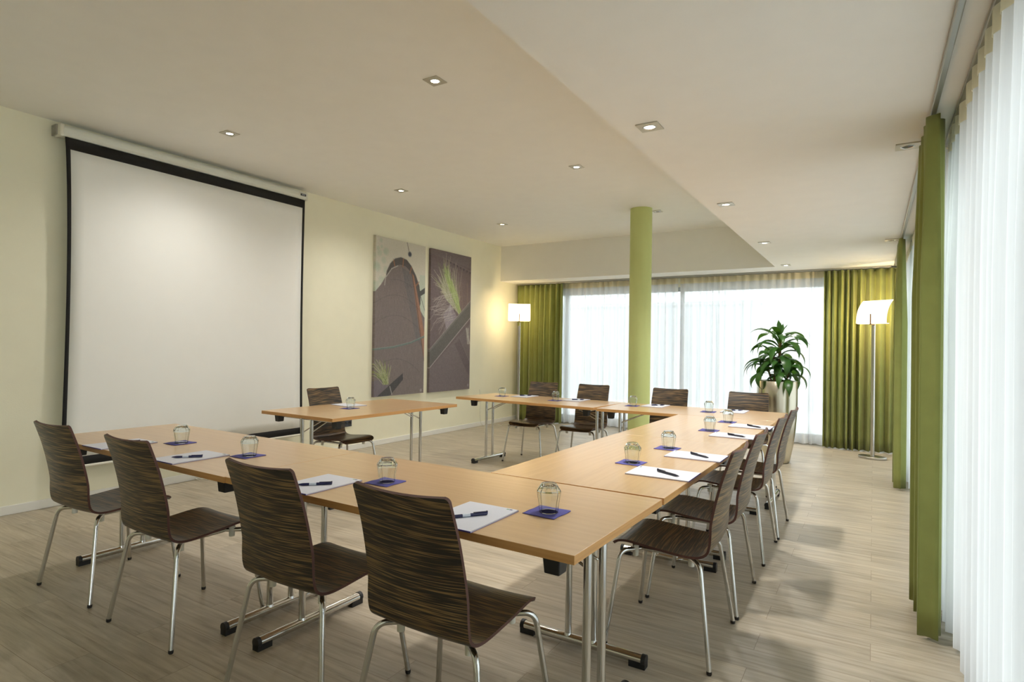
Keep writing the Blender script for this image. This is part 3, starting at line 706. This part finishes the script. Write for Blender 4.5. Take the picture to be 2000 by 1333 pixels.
def make_chair():
    t = thing('dining_chair', '', 'chair')
    prof, T = profile(); NX = 15; th = 0.0055
    rows = []
    for i, (s_, p) in enumerate(prof):
        a = prof[max(i - 1, 0)][1]; c = prof[min(i + 1, len(prof) - 1)][1]; tg = (c - a).normalized(); nr = Vector((0, tg.z, -tg.y))  # towards sitter
        nr = -nr if nr.z < 0 and abs(tg.z) < 0.7 else nr
        if abs(tg.z) >= 0.7 and nr.y < 0: nr = -nr
        w = 0.203 - 0.010 * math.exp(-((s_) / 0.12) ** 2) - 0.012 * max(0, (s_ - 0.5) / (T - 0.5))
        rr = 0.04
        for e, R_ in ((s_, 0.045), (T - s_, 0.017)):
            if e < R_: w = w - R_ + math.sqrt(max(R_ * R_ - (R_ - e) ** 2, 0)) + 0.0005
        back = max(0.0, min(1.0, (s_ - 0.46) / 0.12)); seat = 1 - back
        rows.append((p, nr, w, back, seat))
    def layer(sg):
        V = []
        for (p, nr, w, back, seat) in rows:
            for k in range(NX):
                q = -1 + 2 * k / (NX - 1); q = math.sin(q * PI / 2) * 0.35 + q * 0.65
                bow = 0.020 * back * q * q + 0.006 * seat * q * q
                V.append(Vector((q * w, 0, 0)) + p + nr * (bow + sg * th))
        return V
    A = layer(1); B = layer(-1); NR = len(rows); V = A + B; nA = len(A)
    b = MB()
    F = []; 
    for j in range(NR - 1):
        for k in range(NX - 1):
            a = j * NX + k; F.append((a, a + 1, a + NX + 1, a + NX)); F.append((nA + a, nA + a + NX, nA + a + NX + 1, nA + a + 1))
    b.add(V, F, 0, True)
    loop = [k for k in range(NX)] + [j * NX + NX - 1 for j in range(1, NR)] + [(NR - 1) * NX + k for k in range(NX - 2, -1, -1)] + [j * NX for j in range(NR - 2, 0, -1)]
    n = len(loop); EV = [V[i] for i in loop] + [V[nA + i] for i in loop]
    b.add(EV, [(k, (k + 1) % n, n + (k + 1) % n, n + k) for k in range(n)], 1, False)
    o = b.build('seat_shell', [VENEER, EDGE], t)
    me = o.data; ga = me.attributes.new('grain', 'FLOAT_VECTOR', 'POINT')
    vals = []
    for lay in (0, 1):
        for j, (s_, p) in enumerate(prof):
            for k in range(NX): vals += [V[lay * nA + j * NX + k].x, s_, lay * 0.05]
    vals += [0.0, 0.0, 0.0] * (len(me.vertices) - 2 * nA); ga.data.foreach_set('vector', vals)
    bm = bmesh.new(); bm.from_mesh(me); bmesh.ops.recalc_face_normals(bm, faces=bm.faces); bm.to_mesh(me); bm.free()
    R = 0.0105
    for sx in (-1, 1):
        for (sy, cy, fy, fx, py) in ((1, 0.195, 0.245, 0.258, 0.125), (-1, -0.165, -0.222, 0.272, -0.095)):
            p0 = Vector((sx * 0.12, py, 0.424)); c = Vector((sx * 0.205, cy, 0.424)); ft = Vector((sx * fx, fy, 0.012))
            d1 = (c - p0).normalized(); d2 = (ft - c).normalized(); k = 0.042; P = [p0, c - d1 * k]
            for q in range(1, 8):
                s_ = q / 8; P.append((c - d1 * k) * (1 - s_) ** 2 + c * 2 * s_ * (1 - s_) + (c + d2 * k) * s_ ** 2)
            P += [c + d2 * k, c + d2 * 0.2, ft]
            b = MB(); b.tube(P, R, 14); lg = b.build('leg', CHROME, t)
            b = MB(); b.tube([ft + Vector((0, 0, -0.012)), ft + Vector((0, 0, -0.008)), ft + d2 * -0.004], [R - 0.002, R + 0.0005, R + 0.0008], 14); b.build('foot_cap', CAPM, lg)
            b = MB(); sp = p0 + d1 * 0.028; b.tube([(sp.x, sp.y, 0.392), (sp.x, sp.y, 0.443)], [0.0135, 0.0150], 12); b.build('seat_spacer', WHITEP, t)
    b = MB()
    for sx in (-1, 1): b.tube([(sx * 0.12, 0.128, 0.424), (sx * 0.12, -0.098, 0.424)], R * 0.95, 12)
    b.tube([(-0.12, 0.1, 0.424), (0.12, 0.1, 0.424)], R * 0.9, 12); b.tube([(-0.12, -0.07, 0.424), (0.12, -0.07, 0.424)], R * 0.9, 12)
    b.build('under_frame', CHROME, t)
    return t
chair = make_chair()
CH = [  # x, y, rz, label, group
    (-1.215, 1.640, 0.0, 'nearest dark striped chair with back to camera, beside the table corner', 'chairs along the near table row'),
    (-1.890, 1.640, 0.0, 'dark striped chair second from the corner in the near row, back to camera', 'chairs along the near table row'),
    (-2.870, 1.665, 0.0, 'dark striped chair third from the corner in the near row, back to camera', 'chairs along the near table row'),
    (-3.665, 1.680, 0.03, 'dark striped chair at the far left end of the near row', 'chairs along the near table row'),
    (-0.800, 2.820, PI / 2 + 0.02, 'dark striped chair nearest the camera along the window side of the tables', 'chairs along the window side'),
    (-0.800, 3.420, PI / 2 + 0.01, 'dark striped chair second along the window side', 'chairs along the window side'),
    (-0.800, 4.290, PI / 2, 'dark striped chair third along the window side', 'chairs along the window side'),
    (-0.795, 4.910, PI / 2, 'dark striped chair farthest along the window side, in front of the planter', 'chairs along the window side'),
    (-3.475, 6.180, PI, 'dark striped chair facing us in front of the corner green curtain', 'chairs behind the far table row'),
    (-2.800, 6.170, PI + 0.01, 'dark striped chair facing us between corner curtain and green column', 'chairs behind the far table row'),
    (-1.885, 6.130, PI, 'dark striped chair facing us just right of the green column', 'chairs behind the far table row'),
    (-1.085, 6.150, PI, 'dark striped chair facing us with the silver planter at its back', 'chairs behind the far table row'),
    (-4.365, 4.03, -PI / 2 - 0.03, 'lone dark striped chair behind the speaker table near the screen', None)]
for i, (x, y, rz, lab, g) in enumerate(CH):
    o = chair if i == 0 else copy_tree(chair)
    o.location = (x, y, 0); o.rotation_euler = (0, 0, rz); o['label'] = lab; o['category'] = 'chair'
    if g: o['group'] = g

# ------------------------------------------------------------------ tables
TZ = 0.765; TT = 0.028
def make_table(label, cx, cy, rz, L, D, il, ir, fb=0.60, group='folding conference tables', hide=()):
    t = thing('folding_table', label, 'table', (cx, cy, 0), rz, group)
    b = MB(); hx, hy = L / 2 - 0.001, D / 2 - 0.001
    V = [(-hx, -hy, TZ - TT), (hx, -hy, TZ - TT), (hx, hy, TZ - TT), (-hx, hy, TZ - TT), (-hx, -hy, TZ), (hx, -hy, TZ), (hx, hy, TZ), (-hx, hy, TZ)]
    b.add(V, [(3, 2, 1, 0), (4, 5, 6, 7)], 0); b.add(V, [(0, 1, 5, 4), (1, 2, 6, 5), (2, 3, 7, 6), (3, 0, 4, 7)], 1)
    o = b.build('tabletop', [BEECH, BEECHE], t, weld=True); bevel(o, 0.0015, 2)
    for sx, ins in ((-1, il), (1, ir)):
        x = sx * (L / 2 - ins)
        b = MB(); b.tube([(x, -fb / 2, 0.034), (x, fb / 2, 0.034)], 0.021, 18); fo = b.build('foot_bar', CHROME, t)
        for s in (-1, 1):
            b = MB(); b.tube([(x, s * (fb / 2 - 0.012), 0.034), (x, s * (fb / 2 + 0.006), 0.034)], 0.0235, 18)
            b.box((x, s * (fb / 2 - 0.03), 0.0135), (0.04, 0.072, 0.027)); b.build('end_cap', BLACKP, fo)
        for s in (-1, 1):
            b = MB(); b.tube([(x, s * 0.062, 0.04), (x, s * 0.062, TZ - TT - 0.012)], 0.0155, 18); b.tube([(x, s * 0.062, 0.046), (x, s * 0.062, 0.058)], [0.019, 0.0155], 18); b.build('post', CHROME, t)
        b = MB(); b.tube([(x, -D / 2 + 0.10, TZ - TT - 0.018), (x, D / 2 - 0.10, TZ - TT - 0.018)], 0.011, 12); tb = b.build('top_bar', CHROME, t)
        for yy in (-D / 2 + 0.09, 0, D / 2 - 0.09):
            b = MB(); b.box((x, yy, TZ - TT - (0.036 if yy else 0.012)), (0.064, 0.06, 0.07) if yy else (0.06, 0.085, 0.022), taper=0.82); bevel(b.build('rubber_block', BLACKP, tb), 0.004, 2)
        for s in (-1, 1):
            b = MB(); xi = x - sx * 0.30
            b.tube(smooth_pts([(x - sx * 0.012, s * 0.05, 0.60), (x - sx * 0.05, s * 0.045, 0.62), (xi, s * 0.03, TZ - TT - 0.01)], 5), 0.0055, 8); b.build('brace', CHROME, t)
    return t
a1 = -0.022
def seg(x0, y0, x1, y1):  # centre, angle, length from two centre-line ends
    return (x0 + x1) / 2, (y0 + y1) / 2, math.atan2(y1 - y0, x1 - x0), math.hypot(x1 - x0, y1 - y0)
def T2(label, p0, p1, D, il, ir, **kw):
    cx, cy, rz, L = seg(*p0, *p1); return make_table(label, cx, cy, rz, L, D, il, ir, **kw)
T2('left beech folding table of the near row, reaching towards the screen', (-4.318, 2.005), (-2.43, 1.965), 0.785, 0.25, 0.125)
T2('near beech folding table whose corner points at the camera', (-2.43, 1.962), (-0.713, 1.925), 0.77, 0.125, 0.11)
T2('beech folding table on the window side next to the near row', (-1.118, 2.330), (-1.11, 3.893), 0.83, 0.13, 0.14)
T2('farther beech folding table on the window side, meeting the far row', (-1.11, 3.893), (-1.095, 5.372), 0.82, 0.10, 0.13)
T2('left beech folding table of the far row, in front of the corner curtain', (-4.12, 5.935), (-2.332, 5.80), 0.765, 0.205, 0.12)
T2('right beech folding table of the far row, by the column', (-2.31, 5.775), (-0.69, 5.765), 0.78, 0.12, 0.07)
T2('separate beech speaker table standing alone before the canvas prints', (-4.115, 3.28), (-4.066, 4.862), 0.93, 0.12, 0.10, group=None, fb=0.66)

# ------------------------------------------------------------------ place settings
TOP = TZ + 0.0004
def rounded(w, h, r, n=4):
    P = []
    for cx, cy, a0 in ((w / 2 - r, h / 2 - r, 0), (-w / 2 + r, h / 2 - r, 90), (-w / 2 + r, -h / 2 + r, 180), (w / 2 - r, -h / 2 + r, 270)):
        for k in range(n + 1):
            a = math.radians(a0 + 90 * k / n); P.append((cx + r * math.cos(a), cy + r * math.sin(a)))
    return P
def make_napkin():
    b = MB(); n = 12; V = []; s = 0.064; R = random.Random(2)
    for z0 in (1, 0):
        for j in range(n + 1):
            for i in range(n + 1):
                x = -1 + 2 * i / n; y = -1 + 2 * j / n; e = max(abs(x), abs(y)) ** 6
                zz = 0.0016 + 0.0022 * e * (0.5 + 0.5 * math.sin(3 * x + 5 * y)) if z0 else 0.0003
                V.append((x * s * (1 + 0.02 * math.sin(4 * y)), y * s * (1 + 0.02 * math.sin(3 * x + 1)), zz))
    W = n + 1; o2 = W * W; F = []; 
    for j in range(n):
        for i in range(n): a = j * W + i; F += [(a, a + 1, a + W + 1, a + W), (o2 + a, o2 + a + W, o2 + a + W + 1, o2 + a + 1)]
    lp = [i for i in range(W)] + [j * W + n for j in range(1, W)] + [n * W + i for i in range(n - 1, -1, -1)] + [j * W for j in range(n - 1, 0, -1)]
    for k in range(len(lp)): a, c = lp[k], lp[(k + 1) % len(lp)]; F.append((a, o2 + a, o2 + c, c))
    b.add(V, F, 0, True); return b.build('paper_napkin', NAPKIN)
def make_glass():
    # upside-down faceted tumbler: rim at the bottom, thick base on top
    outer = [(0.0335, 0.0), (0.0345, 0.002), (0.0375, 0.03), (0.0425, 0.062), (0.0445, 0.074), (0.0430, 0.080), (0.0290, 0.1005), (0.0265, 0.1030)]
    inner = [(0.0240, 0.0915), (0.0300, 0.088), (0.0405, 0.0745), (0.0405, 0.066), (0.0355, 0.030), (0.0322, 0.002)]
    prof = [(r_, z) for r_, z in outer] + [(0.0001, 0.1030)]
    pin = [(0.0001, 0.0935)] + inner
    b = MB(); b.lathe(prof + pin, n=12, smooth=False, closed=True)
    return b.build('drinking_glass', TUMB, weld=True)
def make_pad():
    t = thing('notepad', '', 'notepad')
    b = MB(); b.box((0, 0, 0.0031), (0.213, 0.298, 0.0042)); b.build('paper_sheets', PAPER, t)
    b = MB(); b.box((0, 0, 0.0005), (0.2145, 0.30, 0.001)); b.box((0, -0.1496, 0.0028), (0.2145, 0.0012, 0.0046)); b.build('purple_backing', PURPLE, t)
    b = MB(); b.box((0.083, 0.136, 0.00528), (0.012, 0.009, 0.0001)); b.build('printed_logo', LOGO1, t)
    b = MB(); b.box((0.070, 0.136, 0.00528), (0.010, 0.009, 0.0001)); b.build('printed_logo_panel', LOGO2, t)
    return t
def make_pen(body, name, dark=False):
    t = thing(name, '', 'pen'); r_ = 0.0056
    b = MB(); b.tube([(-0.072, 0, r_), (-0.066, 0, r_), (-0.048, 0, r_), (0.066, 0, r_), (0.069, 0, r_)], [0.0012, 0.0028, r_ * 0.98, r_, r_ * 0.8], 14); b.build('barrel', body, t)
    if not dark:
        b = MB(); b.tube([(-0.022, 0, r_), (0.006, 0, r_)], r_ * 1.04, 14); b.build('silver_band', SILVERP, t)
    b = MB(); b.box((0.044, 0.0, 2 * r_ + 0.0012), (0.052, 0.0075, 0.0018)); b.box((0.068, 0, r_ + 0.004), (0.004, 0.008, 0.010)); bevel(b.build('clip', body, t), 0.0006)
    return t
pn = make_napkin(); pg = make_glass(); pp = make_pad(); pen1 = make_pen(NAVY, 'ballpoint_pen'); pen2 = make_pen(DARKNAVY, 'ballpoint_pen', True)
W = {'n4': 'nearest place of the near row, at the corner', 'n3': 'second place from the corner in the near row', 'n2': 'third place from the corner in the near row', 'n1': 'far left place of the near row',
     'w1': 'first place on the window side', 'w2': 'second place on the window side', 'w3': 'third place on the window side', 'w4': 'fourth place on the window side',
     'f1': 'far row place before the corner curtain', 'f2': 'far row place left of the column', 'f3': 'far row place right of the column', 'f4': 'far row place before the planter', 's': 'lone speaker table'}
ST = {'n1': ((-3.68, 1.735, 0.0), (-3.455, 1.95), (-3.727, 1.701, -3.624, 1.822)),
      'n2': ((-2.985, 1.738, 0.0), (-2.79, 1.932), (-3.016, 1.657, -2.913, 1.766)),
      'n3': ((-1.995, 1.712, 0.0), (-1.79, 1.90), (-2.025, 1.627, -1.925, 1.73)),
      'n4': ((-1.192, 1.690, 0.0), (-0.995, 1.886), (-1.225, 1.614, -1.145, 1.724)),
      'w1': ((-0.846, 2.775, PI / 2), (-1.065, 2.945), (-0.758, 2.721, -0.875, 2.788)),
      'w2': ((-0.830, 3.330, PI / 2), (-1.040, 3.495), (-0.751, 3.277, -0.869, 3.36)),
      'w3': ((-0.808, 4.270, PI / 2), (-1.020, 4.45), (-0.733, 4.208, -0.846, 4.266)),
      'w4': ((-0.800, 4.865, PI / 2), (-1.015, 5.06), (-0.714, 4.785, -0.832, 4.876)),
      'f1': ((-3.545, 6.11, PI), (-3.77, 5.955), (-3.479, 6.183, -3.605, 6.072)),
      'f2': ((-2.845, 6.06, PI), (-3.01, 5.86), (-2.766, 6.087, -2.864, 6.002)),
      'f3': ((-1.915, 5.995, PI), (-2.11, 5.845), (-1.835, 6.045, -1.946, 5.953)),
      'f4': ((-1.13, 5.965, PI), (-1.33, 5.765), (-1.09, 6.026, -1.163, 5.967)),
      's': ((-4.345, 4.09, -PI / 2 - 0.2), (-4.115, 3.885), None)}
fn = fp = fg = True; usedpen = set()
for key, (pad, nap, pen) in ST.items():
    place = W[key]
    o = pp if fp else copy_tree(pp); fp = False
    o.location = (pad[0], pad[1], TOP); o.rotation_euler = (0, 0, pad[2]); tag(o, 'white notepad with purple backing, ' + place, 'notepad', 'white notepads at the places')
    o = pn if fn else pn.copy()
    if not fn: COL.objects.link(o)
    fn = False
    rz = {'n': 0.0, 'w': PI / 2, 'f': 0.0, 's': 0.0}[key[0]]
    o.location = (nap[0], nap[1], TOP); o.rotation_euler = (0, 0, rz + random.uniform(-0.05, 0.05)); tag(o, 'blue paper napkin under the glass, ' + place, 'napkin', 'blue napkins under glasses')
    o = pg if fg else pg.copy()
    if not fg: COL.objects.link(o)
    fg = False
    o.location = (nap[0] + 0.004, nap[1] + 0.006, TOP + 0.0019); o.rotation_euler = (0, 0, 0.26 + random.uniform(-0.3, 0.3)); tag(o, 'upturned clear faceted glass on blue napkin, ' + place, 'glass', 'upturned water glasses')
    if pen:
        k = 2 if key[0] == 'w' else 1; pr = pen2 if k == 2 else pen1
        o = pr if k not in usedpen else copy_tree(pr); usedpen.add(k)
        x0, y0, x1, y1 = pen; o.location = ((x0 + x1) / 2, (y0 + y1) / 2, TOP + 0.0056); o.rotation_euler = (0, 0, math.atan2(y1 - y0, x1 - x0))
        tag(o, ('dark navy pen on the notepad, ' if k == 2 else 'silver-banded navy pen, ') + place, 'pen', 'pens on the notepads')

# ------------------------------------------------------------------ floor lamps
def floor_lamp(label, x, y, face, zs=1.72, energy=12):
    """face: angle (about z) of the direction the shade looks"""
    t = thing('floor_lamp', label, 'floor lamp', (x, y, 0), face, 'floor lamps with curved shades')
    # local: shade looks towards -Y, width along X
    b = MB(); b.lathe([(0.0001, 0.0), (0.165, 0.0), (0.168, 0.004), (0.168, 0.024), (0.164, 0.028), (0.0001, 0.028)], n=48, sx=1.0, sy=0.72); b.build('base', STEEL, t)
    b = MB(); b.box((0, 0, 0.87), (0.042, 0.018, 1.69)); bevel(b.build('pole', STEEL, t), 0.003)
    b = MB(); b.tube([(0.016, -0.014, 0.03), (0.016, -0.014, zs - 0.03)], 0.008, 10); b.build('cable_tube', CHROME, t)
    H = 0.33; Wd = 0.19; V = []; n = 14
    for j in range(n + 1):
        q = j / n; yy = -0.06 + 0.15 * q ** 2.2; zz = zs + H * (q - 0.10 * q ** 3)
        for i in range(9): V.append((-Wd + 2 * Wd * i / 8, yy, zz))
    F = [(j * 9 + i, j * 9 + i + 1, (j + 1) * 9 + i + 1, (j + 1) * 9 + i) for j in range(n) for i in range(8)]
    b = MB(); b.add(V, F, 0, True); o = b.build('lamp_shade', SHADE, t); md = o.modifiers.new('t', 'SOLIDIFY'); md.thickness = 0.005; md.offset = 0
    b = MB(); b.box((0, -0.015, zs - 0.002), (2 * Wd * 0.92, 0.085, 0.006)); b.build('lower_tray', SHADE, t)
    b = MB(); b.box((-0.0, -0.069, zs + 0.055), (0.014, 0.008, 0.13)); b.box((0, -0.03, zs - 0.012), (0.03, 0.08, 0.012)); b.build('shade_clip', plain('bronze_clip', (128, 104, 84), 0.4, metal=0.7), t)
    b = MB(); b.tube([(-0.07, 0.03, zs + 0.09), (0.07, 0.03, zs + 0.09)], 0.008, 10); b.build('halogen_tube', emis('lit_halogen_tube', (255, 226, 180), 25.0), t)
    L = bpy.data.lights.new('lamp_glow', 'POINT'); L.energy = energy; L.color = (1.0, 0.74, 0.42); L.shadow_soft_size = 0.03
    lo = bpy.data.objects.new('lamp_glow', L); COL.objects.link(lo); lo.parent = t; lo.location = (0, 0.05, zs + 0.13)
    return t
floor_lamp('steel floor lamp with lit square shade in the far left corner', -5.20, 8.74, math.radians(31), 1.80, 5)
floor_lamp('steel floor lamp with lit curved shade before the wide green curtain', -0.0, 8.84, math.radians(-30), 1.72, 14)

# ------------------------------------------------------------------ plant
px, py = -1.0, 7.85
pl = thing('potted_plant', 'leafy green dracaena with drooping leaves growing in the silver planter', 'plant', (px, py, 0))
pot = thing('planter', 'tall tapered silver metal planter holding the plant behind the window-side tables', 'planter', (px, py, 0))
b = MB(); b.lathe([(0.0001, 0.0), (0.14, 0.0), (0.15, 0.01), (0.168, 0.1), (0.19, 0.22), (0.21, 0.38), (0.224, 0.55), (0.23, 0.75), (0.229, 0.985), (0.226, 0.99), (0.216, 0.99), (0.214, 0.985), (0.214, 0.93), (0.0001, 0.925)], n=64); b.build('planter_body', POT, pot)
b = MB(); b.lathe([(0.212, 0.926), (0.2, 0.94), (0.1, 0.95), (0.0001, 0.945)], n=32); b.build('soil', SOIL, pot)
R = random.Random(21)
stems = [((0.0, 0.0), (0.03, 0.02), 1.50, 0.017), ((-0.06, 0.03), (-0.12, 0.0), 1.17, 0.012), ((0.07, -0.03), (0.14, -0.05), 1.10, 0.012), ((-0.02, -0.06), (-0.03, -0.09), 1.28, 0.012)]
b = MB()
for (b0, t0, h, rr) in stems: b.tube(smooth_pts([(b0[0], b0[1], 0.935), ((b0[0] + t0[0]) / 2 + 0.008, (b0[1] + t0[1]) / 2, (0.935 + h) / 2), (t0[0], t0[1], h)], 5), rr, 10)
b.build('cane', BARK, pl)
lb = MB()
def leaf(o, az, L, up, droop, wmax):
    n = 12; d = Vector((math.cos(az), math.sin(az), 0)); side = Vector((-d.y, d.x, 0)); p = Vector(o); ang = up; V = []; tw = R.uniform(-0.5, 0.5)
    for i in range(n + 1):
        s = i / n; w = wmax * (math.sin(PI * min(1, s * 0.92 + 0.08)) ** 0.8) * (1.0 if s < 0.97 else 0.3) * (0.35 + 0.65 * min(1, s * 3)); 
        if s > 0.7: w *= 1 - ((s - 0.7) / 0.3) ** 1.5 * 0.9
        t = d * math.cos(ang) + Vector((0, 0, 1)) * math.sin(ang); nr = side.cross(t).normalized()
        sd = (side * math.cos(tw * s) + nr * math.sin(tw * s)); wav = 0.10 * w * math.sin(s * 14 + az * 3)
        V += [p + sd * w + nr * (0.35 * w + wav), p, p - sd * w + nr * (0.35 * w - wav)]
        p = p + t * (L / n); ang -= droop / n * (0.75 + 0.7 * s)
    F = []
    for i in range(n): F += [(3 * i, 3 * i + 1, 3 * i + 4, 3 * i + 3), (3 * i + 1, 3 * i + 2, 3 * i + 5, 3 * i + 4)]
    lb.add(V, F, 0, True)
for si, (b0, t0, h, rr) in enumerate(stems):
    cnt = (30, 11, 12, 11)[si]; span = (0.38, 0.12, 0.12, 0.16)[si]
    for k in range(cnt):
        q = k / cnt; z = h - span * (1 - q) + 0.01; az = k * 2.39996 + si * 1.3
        L = R.uniform(0.42, 0.60) * (1 - 0.15 * q) * (1.0 if si == 0 else 0.85); up = 0.45 + 0.75 * q + R.uniform(-0.25, 0.25)
        x = b0[0] + (t0[0] - b0[0]) * (z - 0.935) / (h - 0.935); y = b0[1] + (t0[1] - b0[1]) * (z - 0.935) / (h - 0.935)
        leaf((x, y, z), az, L, up, R.uniform(2.5, 3.6) - 0.8 * q, R.uniform(0.040, 0.056))
for az, L in ((1.4, 0.2), (1.9, 0.26), (0.3, 0.2)): leaf((0.03, 0.02, 1.53), az, L, 1.35, 0.8, 0.03)
lb.build('foliage', LEAF, pl)

# ------------------------------------------------------------------ light
w = bpy.data.worlds.new('overcast_sky'); SC.world = w; w.use_nodes = True
nt = w.node_tree; nt.nodes.clear(); out = N(nt, 'ShaderNodeOutputWorld'); bg = N(nt, 'ShaderNodeBackground', Strength=3.7)
tc = N(nt, 'ShaderNodeTexCoord'); sx = N(nt, 'ShaderNodeSeparateXYZ'); nt.links.new(tc.outputs['Generated'], sx.inputs[0])
rp = ramp(nt, [(0.0, (0.60, 0.64, 0.68, 1)), (0.35, (0.88, 0.95, 1.0, 1)), (1.0, (0.84, 0.93, 1.0, 1))]); nt.links.new(sx.outputs[2], rp.inputs[0])
nt.links.new(rp.outputs[0], bg.inputs[0]); nt.links.new(bg.outputs[0], out.inputs[0])
def portal(loc, rot, sx_, sy_):
    L = bpy.data.lights.new('window_portal', 'AREA'); L.shape = 'RECTANGLE'; L.size = sx_; L.size_y = sy_; L.cycles.is_portal = True
    o = bpy.data.objects.new('window_portal', L); COL.objects.link(o); o.location = loc; o.rotation_euler = rot
portal((XR + 0.12, 5.2, 1.26), (0, PI / 2, 0), 2.5, 9.0)
portal((XR + 0.12, -1.6, 1.26), (0, PI / 2, 0), 2.5, 1.8)  # portal for the added fill glazing
portal((-2.3, YB + 0.12, 1.26), (-PI / 2, 0, 0), 6.0, 2.5)

SC.view_settings.view_transform = 'Standard'; SC.view_settings.look = 'None'; SC.view_settings.gamma = 1.0; SC.view_settings.use_curve_mapping = False
SC.view_settings.exposure = 0.88
cy = SC.cycles
cy.use_denoising = True; cy.max_bounces = 10; cy.diffuse_bounces = 6; cy.glossy_bounces = 5; cy.transmission_bounces = 8; cy.transparent_max_bounces = 16
cy.sample_clamp_indirect = 8.0; cy.caustics_reflective = False; cy.caustics_refractive = False
